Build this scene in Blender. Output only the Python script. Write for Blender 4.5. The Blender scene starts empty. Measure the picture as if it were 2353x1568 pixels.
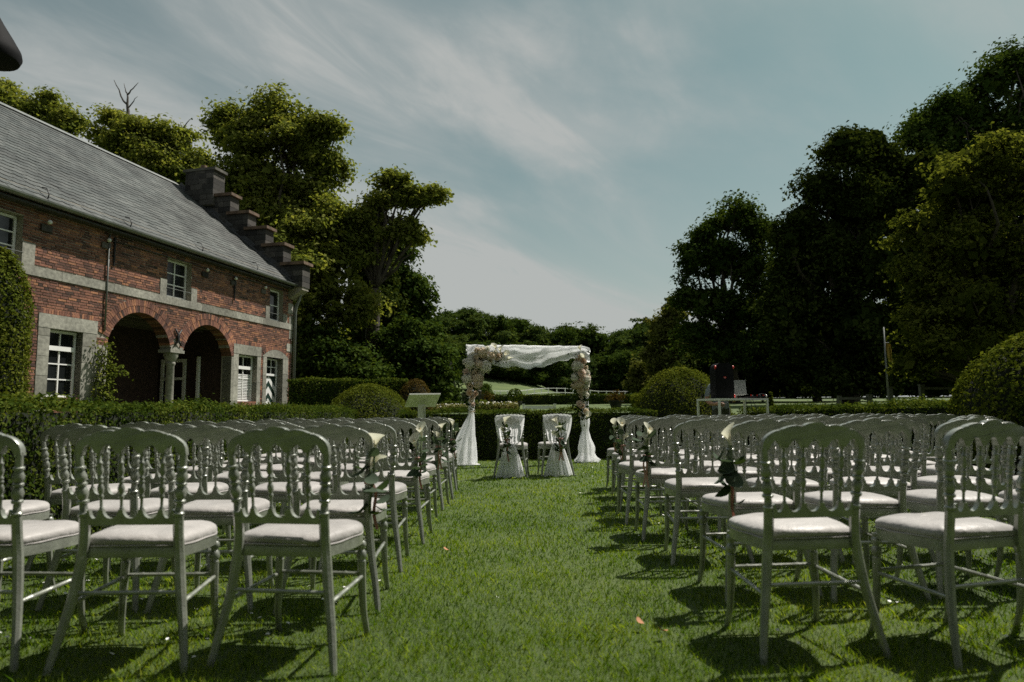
import bpy, bmesh, math, random
import numpy as np
from mathutils import Vector, Matrix

# ------------------------------------------------------------------ camera, sky, sun, exposure
SC = bpy.context.scene
COL = SC.collection
F, CX, CY, EYE = 1569.0, 1176.5, 784.0, 0.975          # focal length and centre in a 2353 px wide frame
PITCH, ROLL = math.atan(163 / F), math.radians(-0.5)
cam_d = bpy.data.cameras.new('camera')
cam_d.sensor_width = 36.0
cam_d.lens = 36.0 * F / 2353.0
cam_d.clip_start, cam_d.clip_end = 0.05, 3000
cam_d.dof.use_dof = True
cam_d.dof.focus_distance = 9.5
cam_d.dof.aperture_fstop = 2.6
cam = bpy.data.objects.new('camera', cam_d)
COL.objects.link(cam)
cam.matrix_world = Matrix.Translation((0, 0, EYE)) @ Matrix.Rotation(math.pi / 2 + PITCH, 4, 'X') @ Matrix.Rotation(ROLL, 4, 'Z')
SC.camera = cam

SUN_AZ, SUN_EL = math.radians(54), math.radians(57)
world = bpy.data.worlds.new('World')
SC.world = world
world.use_nodes = True


def build_world():
    nt = world.node_tree
    nt.nodes.clear()
    N, L = nt.nodes.new, nt.links.new
    out = N('ShaderNodeOutputWorld')
    bg = N('ShaderNodeBackground')
    bg.inputs['Strength'].default_value = 0.078
    sky = N('ShaderNodeTexSky')
    sky.sky_type = 'NISHITA'
    sky.sun_disc = False
    sky.sun_elevation, sky.sun_rotation = SUN_EL, SUN_AZ
    sky.air_density, sky.dust_density, sky.ozone_density = 1.0, 1.4, 1.0
    hs = N('ShaderNodeHueSaturation')
    hs.inputs['Saturation'].default_value = 0.74
    hs.inputs['Value'].default_value = 0.72
    tint = N('ShaderNodeMix'); tint.data_type = 'RGBA'; tint.blend_type = 'MULTIPLY'
    tint.inputs['Factor'].default_value = 1.0
    tint.inputs['B'].default_value = (0.82, 1.04, 0.83, 1)
    L(sky.outputs[0], hs.inputs['Color'])
    L(hs.outputs[0], tint.inputs['A'])
    # cirrus: noise on a high plane reached by the view direction
    tc = N('ShaderNodeTexCoord')
    sep = N('ShaderNodeSeparateXYZ')
    L(tc.outputs['Generated'], sep.inputs[0])
    zz = N('ShaderNodeMath'); zz.operation = 'MAXIMUM'; zz.inputs[1].default_value = 0.0
    L(sep.outputs[2], zz.inputs[0])
    za = N('ShaderNodeMath'); za.operation = 'ADD'; za.inputs[1].default_value = 0.16
    L(zz.outputs[0], za.inputs[0])
    dx = N('ShaderNodeMath'); dx.operation = 'DIVIDE'
    dy = N('ShaderNodeMath'); dy.operation = 'DIVIDE'
    L(sep.outputs[0], dx.inputs[0]); L(za.outputs[0], dx.inputs[1])
    L(sep.outputs[1], dy.inputs[0]); L(za.outputs[0], dy.inputs[1])
    cmb = N('ShaderNodeCombineXYZ')
    L(dx.outputs[0], cmb.inputs[0]); L(dy.outputs[0], cmb.inputs[1])
    mp = N('ShaderNodeMapping')
    mp.vector_type = 'TEXTURE'
    mp.inputs['Location'].default_value = (2.0, 4.8, 0)
    mp.inputs['Rotation'].default_value = (0, 0, math.radians(50))
    mp.inputs['Scale'].default_value = (2.1, 1.05, 1)
    L(cmb.outputs[0], mp.inputs[0])
    n1 = N('ShaderNodeTexNoise')
    n1.inputs['Scale'].default_value = 1.25
    n1.inputs['Detail'].default_value = 9
    n1.inputs['Roughness'].default_value = 0.52
    n1.inputs['Distortion'].default_value = 0.55
    L(mp.outputs[0], n1.inputs['Vector'])
    mp2 = N('ShaderNodeMapping')
    mp2.vector_type = 'TEXTURE'
    mp2.inputs['Location'].default_value = (8.1, 0, 0)
    mp2.inputs['Rotation'].default_value = (0, 0, math.radians(62))
    mp2.inputs['Scale'].default_value = (0.85, 0.3, 1)
    L(cmb.outputs[0], mp2.inputs[0])
    n2 = N('ShaderNodeTexNoise')
    n2.inputs['Scale'].default_value = 1.3
    n2.inputs['Detail'].default_value = 10
    n2.inputs['Roughness'].default_value = 0.6
    n2.inputs['Distortion'].default_value = 1.1
    L(mp2.outputs[0], n2.inputs['Vector'])
    def mrange(src, lo, hi, a=0.0, b=1.0):
        r = N('ShaderNodeMapRange')
        r.interpolation_type = 'SMOOTHSTEP'
        for k, v in (('From Min', lo), ('From Max', hi), ('To Min', a), ('To Max', b)):
            r.inputs[k].default_value = v
        L(src, r.inputs['Value'])
        return r.outputs[0]

    def mth(op, p, q):
        m = N('ShaderNodeMath'); m.operation = op
        for i, v in enumerate((p, q)):
            if hasattr(v, 'type'): L(v, m.inputs[i])
            else: m.inputs[i].default_value = v
        return m.outputs[0]
    body = mrange(n1.outputs[0], 0.42, 0.64)
    fibre = mrange(n2.outputs[0], 0.36, 0.68, 0.15, 1.0)
    veil = mrange(n1.outputs[0], 0.34, 0.68, 0.0, 0.5)
    cl = mth('ADD', mth('MULTIPLY', mth('MULTIPLY', body, fibre), 0.52), veil)
    low = mrange(sep.outputs[2], 0.46, 0.02, 0.0, 0.66)      # milky air towards the horizon
    cov = mth('MINIMUM', mth('ADD', cl, low), 0.93)
    mix = N('ShaderNodeMix'); mix.data_type = 'RGBA'
    L(cov, mix.inputs['Factor'])
    L(tint.outputs['Result'], mix.inputs['A'])
    mix.inputs['B'].default_value = (4.7, 4.85, 4.72, 1)
    L(mix.outputs['Result'], bg.inputs['Color'])
    L(bg.outputs[0], out.inputs[0])


build_world()
sun_d = bpy.data.lights.new('sun', 'SUN')
sun_d.energy = 5.0
sun_d.angle = math.radians(0.55)
sun_d.color = (1.0, 0.945, 0.86)
sun = bpy.data.objects.new('sun', sun_d)
COL.objects.link(sun)
SUN_DIR = Vector((math.sin(SUN_AZ) * math.cos(SUN_EL), math.cos(SUN_AZ) * math.cos(SUN_EL), math.sin(SUN_EL)))
sun.rotation_euler = SUN_DIR.to_track_quat('Z', 'Y').to_euler()
SC.view_settings.view_transform = 'Standard'
SC.view_settings.look = 'None'
SC.view_settings.exposure = 0.35
SC.view_settings.gamma = 1.0
SC.cycles.max_bounces = 8
SC.cycles.transparent_max_bounces = 16
SC.cycles.use_denoising = False
SC.cycles.sample_clamp_indirect = 6

# ------------------------------------------------------------------ helpers
random.seed(11)
_R = (Matrix.Rotation(math.pi / 2 + PITCH, 3, 'X') @ Matrix.Rotation(ROLL, 3, 'Z'))


def ray(x, y):
    return _R @ Vector(((x - CX) / F, (CY - y) / F, -1.0))


def at(x, y, Y):
    d = ray(x, y)
    return Vector((0, 0, EYE)) + d * (Y / d.y)


def on_ground(x, y, h=0.0):
    d = ray(x, y)
    return Vector((0, 0, EYE)) + d * ((h - EYE) / d.z)


def setp(o, label=None, cat=None, group=None, kind=None):
    if label: o['label'] = label
    if cat: o['category'] = cat
    if group: o['group'] = group
    if kind: o['kind'] = kind
    return o


def link(o, parent=None):
    COL.objects.link(o)
    if parent is not None:
        o.parent = parent
    return o


def thing(name, label, cat, loc=(0, 0, 0), rz=0.0, group=None):
    o = bpy.data.objects.new(name, None)
    o.empty_display_size = 0.1
    o.location = loc
    o.rotation_euler = (0, 0, rz)
    link(o)
    return setp(o, label, cat, group)


def put(name, me, parent=None, M=None, mat=None):
    o = bpy.data.objects.new(name, me)
    if M is not None:
        o.matrix_local = M
    return link(o, parent)


def copy_tree(o, parent=None):
    c = o.copy()
    COL.objects.link(c)
    c.parent = parent
    for ch in o.children:
        copy_tree(ch, c)
    return c


class MB:
    def __init__(self):
        self.v, self.f = [], []

    def add(self, vs, fs):
        o = len(self.v)
        self.v += [tuple(p) for p in vs]
        self.f += [tuple(i + o for i in f) for f in fs]
        return self

    def box(self, lo, hi, M=None):
        (a, b, c), (d, e, g) = lo, hi
        vs = [Vector(p) for p in ((a, b, c), (d, b, c), (d, e, c), (a, e, c), (a, b, g), (d, b, g), (d, e, g), (a, e, g))]
        if M is not None:
            vs = [M @ p for p in vs]
        return self.add(vs, [(3, 2, 1, 0), (4, 5, 6, 7), (0, 1, 5, 4), (1, 2, 6, 5), (2, 3, 7, 6), (3, 0, 4, 7)])

    def tube(self, pts, rads, n=8, square=False, flat=None):
        pts = [Vector(p) for p in pts]
        if not hasattr(rads, '__len__'):
            rads = [rads] * len(pts)
        ring, ref = [], None
        for i, p in enumerate(pts):
            t = (pts[min(i + 1, len(pts) - 1)] - pts[max(i - 1, 0)]).normalized()
            if ref is None:
                ref = Vector((1, 0, 0)) if abs(t.x) < 0.8 else Vector((0, 1, 0))
            a = (ref - t * ref.dot(t)).normalized()
            b = t.cross(a)
            ref = a
            r = []
            for k in range(n):
                an = 2 * math.pi * (k + 0.5) / n
                c, s = math.cos(an), math.sin(an)
                if square:
                    m = (abs(c) ** 5 + abs(s) ** 5) ** -0.2
                    c, s = c * m, s * m
                r.append(p + (a * c + b * s * (flat or 1)) * rads[i])
            ring.append(r)
        vs = [q for r in ring for q in r]
        fs = []
        for i in range(len(pts) - 1):
            for k in range(n):
                k2 = (k + 1) % n
                fs.append((i * n + k, i * n + k2, (i + 1) * n + k2, (i + 1) * n + k))
        fs.append(tuple(range(n - 1, -1, -1)))
        fs.append(tuple((len(pts) - 1) * n + k for k in range(n)))
        return self.add(vs, fs)

    def turned(self, p0, p1, prof, n=10):
        p0, p1 = Vector(p0), Vector(p1)
        return self.tube([p0.lerp(p1, t) for t, r in prof], [r for t, r in prof], n)

    def grid(self, fn, nu, nv, closed=False):
        vs = [fn(i / nu, j / nv) for j in range(nv + 1) for i in range(nu + (0 if closed else 1))]
        w = nu if closed else nu + 1
        fs = []
        for j in range(nv):
            for i in range(nu):
                i2 = (i + 1) % w if closed else i + 1
                fs.append((j * w + i, j * w + i2, (j + 1) * w + i2, (j + 1) * w + i))
        return self.add(vs, fs)

    def prism(self, outline, y0, y1, M=None, bevel=0.0):
        """outline in (x, z), pushed out along y"""
        n = len(outline)
        vs = [Vector((x, y0, z)) for x, z in outline] + [Vector((x, y1, z)) for x, z in outline]
        fs = [tuple(range(n)), tuple(range(2 * n - 1, n - 1, -1))]
        for i in range(n):
            j = (i + 1) % n
            fs.append((j, i, i + n, j + n))
        if bevel:
            bm = bmesh.new()
            bv = [bm.verts.new(p) for p in vs]
            ff = [bm.faces.new([bv[i] for i in f]) for f in fs]
            es = list(set(ff[0].edges) | set(ff[1].edges))
            bmesh.ops.bevel(bm, geom=es, offset=bevel, segments=2, affect='EDGES', profile=0.6, clamp_overlap=True)
            bm.verts.index_update()
            vs = [v.co.copy() for v in bm.verts]
            fs = [[v.index for v in f.verts] for f in bm.faces]
            bm.free()
        if M is not None:
            vs = [M @ p for p in vs]
        return self.add(vs, fs)

    def mesh(self, name, mat, smooth=False, angle=None):
        me = bpy.data.meshes.new(name)
        me.from_pydata(self.v, [], self.f)
        me.materials.append(mat)
        if smooth:
            me.polygons.foreach_set('use_smooth', [True] * len(me.polygons))
            if angle:
                me.set_sharp_from_angle(angle=math.radians(angle))
        me.update()
        return me

    def build(self, name, mat, parent=None, smooth=False, angle=None):
        return put(name, self.mesh(name, mat, smooth, angle), parent)


def quads_mesh(name, V, mat, nper=4, smooth=False):
    """V: (N, nper, 3) array of separate polygons"""
    n = V.shape[0]
    me = bpy.data.meshes.new(name)
    me.vertices.add(n * nper)
    me.vertices.foreach_set('co', V.reshape(-1).astype(np.float32))
    me.loops.add(n * nper)
    me.loops.foreach_set('vertex_index', np.arange(n * nper, dtype=np.int32))
    me.polygons.add(n)
    me.polygons.foreach_set('loop_start', np.arange(0, n * nper, nper, dtype=np.int32))
    me.materials.append(mat)
    me.update(calc_edges=True)
    return me


def unit(a):
    return a / np.maximum(np.linalg.norm(a, axis=-1, keepdims=True), 1e-9)


def leaves(P, Nn, size, rng, aspect=0.55, vary=0.35, tip=None):
    """leaf-shaped quads at points P with rough normals Nn"""
    n = len(P)
    nn = unit(Nn + rng.normal(0, 0.55, (n, 3)))
    t = rng.normal(0, 1, (n, 3)) if tip is None else tip + rng.normal(0, 0.5, (n, 3))
    t = unit(t - nn * (t * nn).sum(1, keepdims=True))
    b = np.cross(nn, t)
    s = size * (1 - vary + 2 * vary * rng.random((n, 1)))
    w = s * aspect * 0.5
    fold = nn * s * 0.1
    return np.stack([P - t * s * 0.5, P + b * w - t * s * 0.06 + fold, P + t * s * 0.5, P - b * w - t * s * 0.06 + fold], 1)


# ------------------------------------------------------------------ materials
def new_mat(name):
    m = bpy.data.materials.new(name)
    m.use_nodes = True
    nt = m.node_tree
    return m, nt, nt.nodes['Principled BSDF'], nt.nodes['Material Output']


def ramp(nt, stops):
    r = nt.nodes.new('ShaderNodeValToRGB')
    el = r.color_ramp.elements
    while len(el) < len(stops):
        el.new(0.5)
    for e, (p, c) in zip(el, stops):
        e.position = p
        e.color = (*c, 1)
    return r


def simple(name, c, rough=0.6, var=0.12, scale=8.0, metal=0.0, bump=0.0, bscale=60.0, spec=0.5, coord='Object', sheen=0.0, rnd=0.0, coat=0.0):
    m, nt, bs, out = new_mat(name)
    N, L = nt.nodes.new, nt.links.new
    tc = N('ShaderNodeTexCoord')
    nz = N('ShaderNodeTexNoise')
    nz.inputs['Scale'].default_value = scale
    nz.inputs['Detail'].default_value = 6
    vec = tc.outputs[coord]
    if rnd:
        oi = N('ShaderNodeObjectInfo')
        sh = N('ShaderNodeVectorMath'); sh.operation = 'MULTIPLY_ADD'
        sh.inputs[1].default_value = (37.0, 53.0, 71.0)
        cv = N('ShaderNodeCombineXYZ')
        for i in range(3): L(oi.outputs['Random'], cv.inputs[i])
        L(cv.outputs[0], sh.inputs[0]); L(vec, sh.inputs[2])
        vec = sh.outputs[0]
    L(vec, nz.inputs['Vector'])
    lo = tuple(x * (1 - var) for x in c)
    hi = tuple(min(1, x * (1 + var)) for x in c)
    r = ramp(nt, [(0.3, lo), (0.7, hi)])
    L(nz.outputs[0], r.inputs[0])
    if rnd:
        mrr = N('ShaderNodeMapRange')
        mrr.inputs['To Min'].default_value, mrr.inputs['To Max'].default_value = 1 - rnd, 1 + rnd
        L(oi.outputs['Random'], mrr.inputs[0])
        sc = N('ShaderNodeVectorMath'); sc.operation = 'SCALE'
        L(r.outputs[0], sc.inputs[0]); L(mrr.outputs[0], sc.inputs['Scale'])
        L(sc.outputs[0], bs.inputs['Base Color'])
    else:
        L(r.outputs[0], bs.inputs['Base Color'])
    bs.inputs['Roughness'].default_value = rough
    bs.inputs['Metallic'].default_value = metal
    bs.inputs['Specular IOR Level'].default_value = spec
    if coat:
        bs.inputs['Coat Weight'].default_value = coat
        bs.inputs['Coat Roughness'].default_value = 0.3
    if sheen:
        bs.inputs['Sheen Weight'].default_value = sheen
    if bump:
        nb = N('ShaderNodeTexNoise')
        nb.inputs['Scale'].default_value = bscale
        nb.inputs['Detail'].default_value = 5
        L(vec, nb.inputs['Vector'])
        bp = N('ShaderNodeBump')
        bp.inputs['Strength'].default_value = bump
        bp.inputs['Distance'].default_value = 0.02
        L(nb.outputs[0], bp.inputs['Height'])
        L(bp.outputs[0], bs.inputs['Normal'])
    return m


def leaf_mat(name, stops, rough=0.42, trans=0.35, patch=0.5, spec=0.0, tcol=None):
    """colours vary leaf by leaf and in broad patches; light passes through"""
    m, nt, bs, out = new_mat(name)
    N, L = nt.nodes.new, nt.links.new
    geo = N('ShaderNodeNewGeometry')
    tc = N('ShaderNodeTexCoord')
    nz = N('ShaderNodeTexNoise')
    nz.inputs['Scale'].default_value = patch
    nz.inputs['Detail'].default_value = 3
    L(tc.outputs['Object'], nz.inputs['Vector'])
    add = N('ShaderNodeMath'); add.operation = 'MULTIPLY_ADD'
    add.inputs[1].default_value = 0.55
    L(geo.outputs['Random Per Island'], add.inputs[0])
    sub = N('ShaderNodeMath'); sub.operation = 'MULTIPLY_ADD'
    sub.inputs[1].default_value = 1.0
    sub.inputs[2].default_value = -0.28
    L(nz.outputs[0], sub.inputs[0])
    L(sub.outputs[0], add.inputs[2])
    r = ramp(nt, stops)
    L(add.outputs[0], r.inputs[0])
    L(r.outputs[0], bs.inputs['Base Color'])
    bs.inputs['Roughness'].default_value = rough + 0.12
    bs.inputs['Specular IOR Level'].default_value = spec
    tr = N('ShaderNodeBsdfTranslucent')
    g = N('ShaderNodeMix'); g.data_type = 'RGBA'; g.blend_type = 'MULTIPLY'
    g.inputs['Factor'].default_value = 1.0
    L(r.outputs[0], g.inputs['A'])
    g.inputs['B'].default_value = (*(tcol or (1.25, 1.2, 0.55)), 1)
    L(g.outputs['Result'], tr.inputs[0])
    mx = N('ShaderNodeMixShader')
    mx.inputs[0].default_value = trans
    L(bs.outputs[0], mx.inputs[1]); L(tr.outputs[0], mx.inputs[2])
    L(mx.outputs[0], out.inputs[0])
    return m


def piece_mat(name, stops, single, rough=0.85, grain=30.0, bump=0.5, dirt=0.0):
    """colour varies piece by piece (by island, or by object for single pieces)"""
    m, nt, bs, out = new_mat(name)
    N, L = nt.nodes.new, nt.links.new
    tc = N('ShaderNodeTexCoord')
    geo = N('ShaderNodeNewGeometry')
    if single:
        src = N('ShaderNodeObjectInfo').outputs['Random']
    else:
        src = geo.outputs['Random Per Island']
    r = ramp(nt, stops)
    L(src, r.inputs[0])
    nz = N('ShaderNodeTexNoise')
    nz.inputs['Scale'].default_value = grain
    nz.inputs['Detail'].default_value = 6
    L(geo.outputs['Position'], nz.inputs['Vector'])
    mr = N('ShaderNodeMapRange')
    mr.inputs['From Min'].default_value = 0.25
    mr.inputs['From Max'].default_value = 0.75
    mr.inputs['To Min'].default_value = 0.62
    mr.inputs['To Max'].default_value = 1.3
    L(nz.outputs[0], mr.inputs[0])
    big = N('ShaderNodeTexNoise')
    big.inputs['Scale'].default_value = 0.9
    big.inputs['Detail'].default_value = 5
    L(geo.outputs['Position'], big.inputs['Vector'])
    mr2 = N('ShaderNodeMapRange')
    mr2.inputs['From Min'].default_value = 0.35
    mr2.inputs['From Max'].default_value = 0.65
    mr2.inputs['To Min'].default_value = 1.0 - dirt
    mr2.inputs['To Max'].default_value = 1.0 + dirt * 0.4
    L(big.outputs[0], mr2.inputs[0])
    mu = N('ShaderNodeMath'); mu.operation = 'MULTIPLY'
    L(mr.outputs[0], mu.inputs[0]); L(mr2.outputs[0], mu.inputs[1])
    vm = N('ShaderNodeVectorMath'); vm.operation = 'SCALE'
    L(r.outputs[0], vm.inputs[0]); L(mu.outputs[0], vm.inputs['Scale'])
    L(vm.outputs[0], bs.inputs['Base Color'])
    bs.inputs['Roughness'].default_value = rough
    bs.inputs['Specular IOR Level'].default_value = 0.35
    bp = N('ShaderNodeBump')
    bp.inputs['Strength'].default_value = bump
    bp.inputs['Distance'].default_value = 0.01
    L(nz.outputs[0], bp.inputs['Height'])
    L(bp.outputs[0], bs.inputs['Normal'])
    return m


def tulle_mat():
    m, nt, bs, out = new_mat('tulle')
    N, L = nt.nodes.new, nt.links.new
    bs.inputs['Base Color'].default_value = (0.84, 0.85, 0.86, 1)
    bs.inputs['Roughness'].default_value = 0.8
    tr = N('ShaderNodeBsdfTranslucent'); tr.inputs[0].default_value = (0.94, 0.95, 0.96, 1)
    tp = N('ShaderNodeBsdfTransparent')
    m1 = N('ShaderNodeMixShader'); m1.inputs[0].default_value = 0.72
    L(bs.outputs[0], m1.inputs[1]); L(tr.outputs[0], m1.inputs[2])
    tc = N('ShaderNodeTexCoord')
    nz = N('ShaderNodeTexNoise'); nz.inputs['Scale'].default_value = 3; nz.inputs['Detail'].default_value = 2
    L(tc.outputs['Object'], nz.inputs['Vector'])
    mr = N('ShaderNodeMapRange')
    mr.inputs['From Min'].default_value = 0.3; mr.inputs['From Max'].default_value = 0.7
    mr.inputs['To Min'].default_value = 0.74; mr.inputs['To Max'].default_value = 0.95
    L(nz.outputs[0], mr.inputs[0])
    m2 = N('ShaderNodeMixShader')
    L(mr.outputs[0], m2.inputs[0]); L(tp.outputs[0], m2.inputs[1]); L(m1.outputs[0], m2.inputs[2])
    L(m2.outputs[0], out.inputs[0])
    return m


def lawn_mat():
    m, nt, bs, out = new_mat('lawn')
    N, L = nt.nodes.new, nt.links.new
    geo = N('ShaderNodeNewGeometry')
    nz = N('ShaderNodeTexNoise'); nz.inputs['Scale'].default_value = 0.35; nz.inputs['Detail'].default_value = 8
    L(geo.outputs['Position'], nz.inputs['Vector'])
    nf = N('ShaderNodeTexNoise'); nf.inputs['Scale'].default_value = 14; nf.inputs['Detail'].default_value = 8; nf.inputs['Roughness'].default_value = 0.7
    L(geo.outputs['Position'], nf.inputs['Vector'])
    ad = N('ShaderNodeMath'); ad.operation = 'MULTIPLY_ADD'; ad.inputs[1].default_value = 0.5
    L(nf.outputs[0], ad.inputs[0]); L(nz.outputs[0], ad.inputs[2])
    r = ramp(nt, [(0.45, (0.026, 0.048, 0.007)), (0.75, (0.058, 0.093, 0.015)), (1.0, (0.095, 0.125, 0.026))])
    L(ad.outputs[0], r.inputs[0])
    L(r.outputs[0], bs.inputs['Base Color'])
    bs.inputs['Roughness'].default_value = 0.9
    bp = N('ShaderNodeBump'); bp.inputs['Strength'].default_value = 0.8; bp.inputs['Distance'].default_value = 0.05
    L(nf.outputs[0], bp.inputs['Height'])
    L(bp.outputs[0], bs.inputs['Normal'])
    return m


def glass_mat():
    m, nt, bs, out = new_mat('window_glass')
    bs.inputs['Base Color'].default_value = (0.012, 0.014, 0.014, 1)
    bs.inputs['Roughness'].default_value = 0.06
    bs.inputs['Specular IOR Level'].default_value = 0.6
    return m


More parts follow.
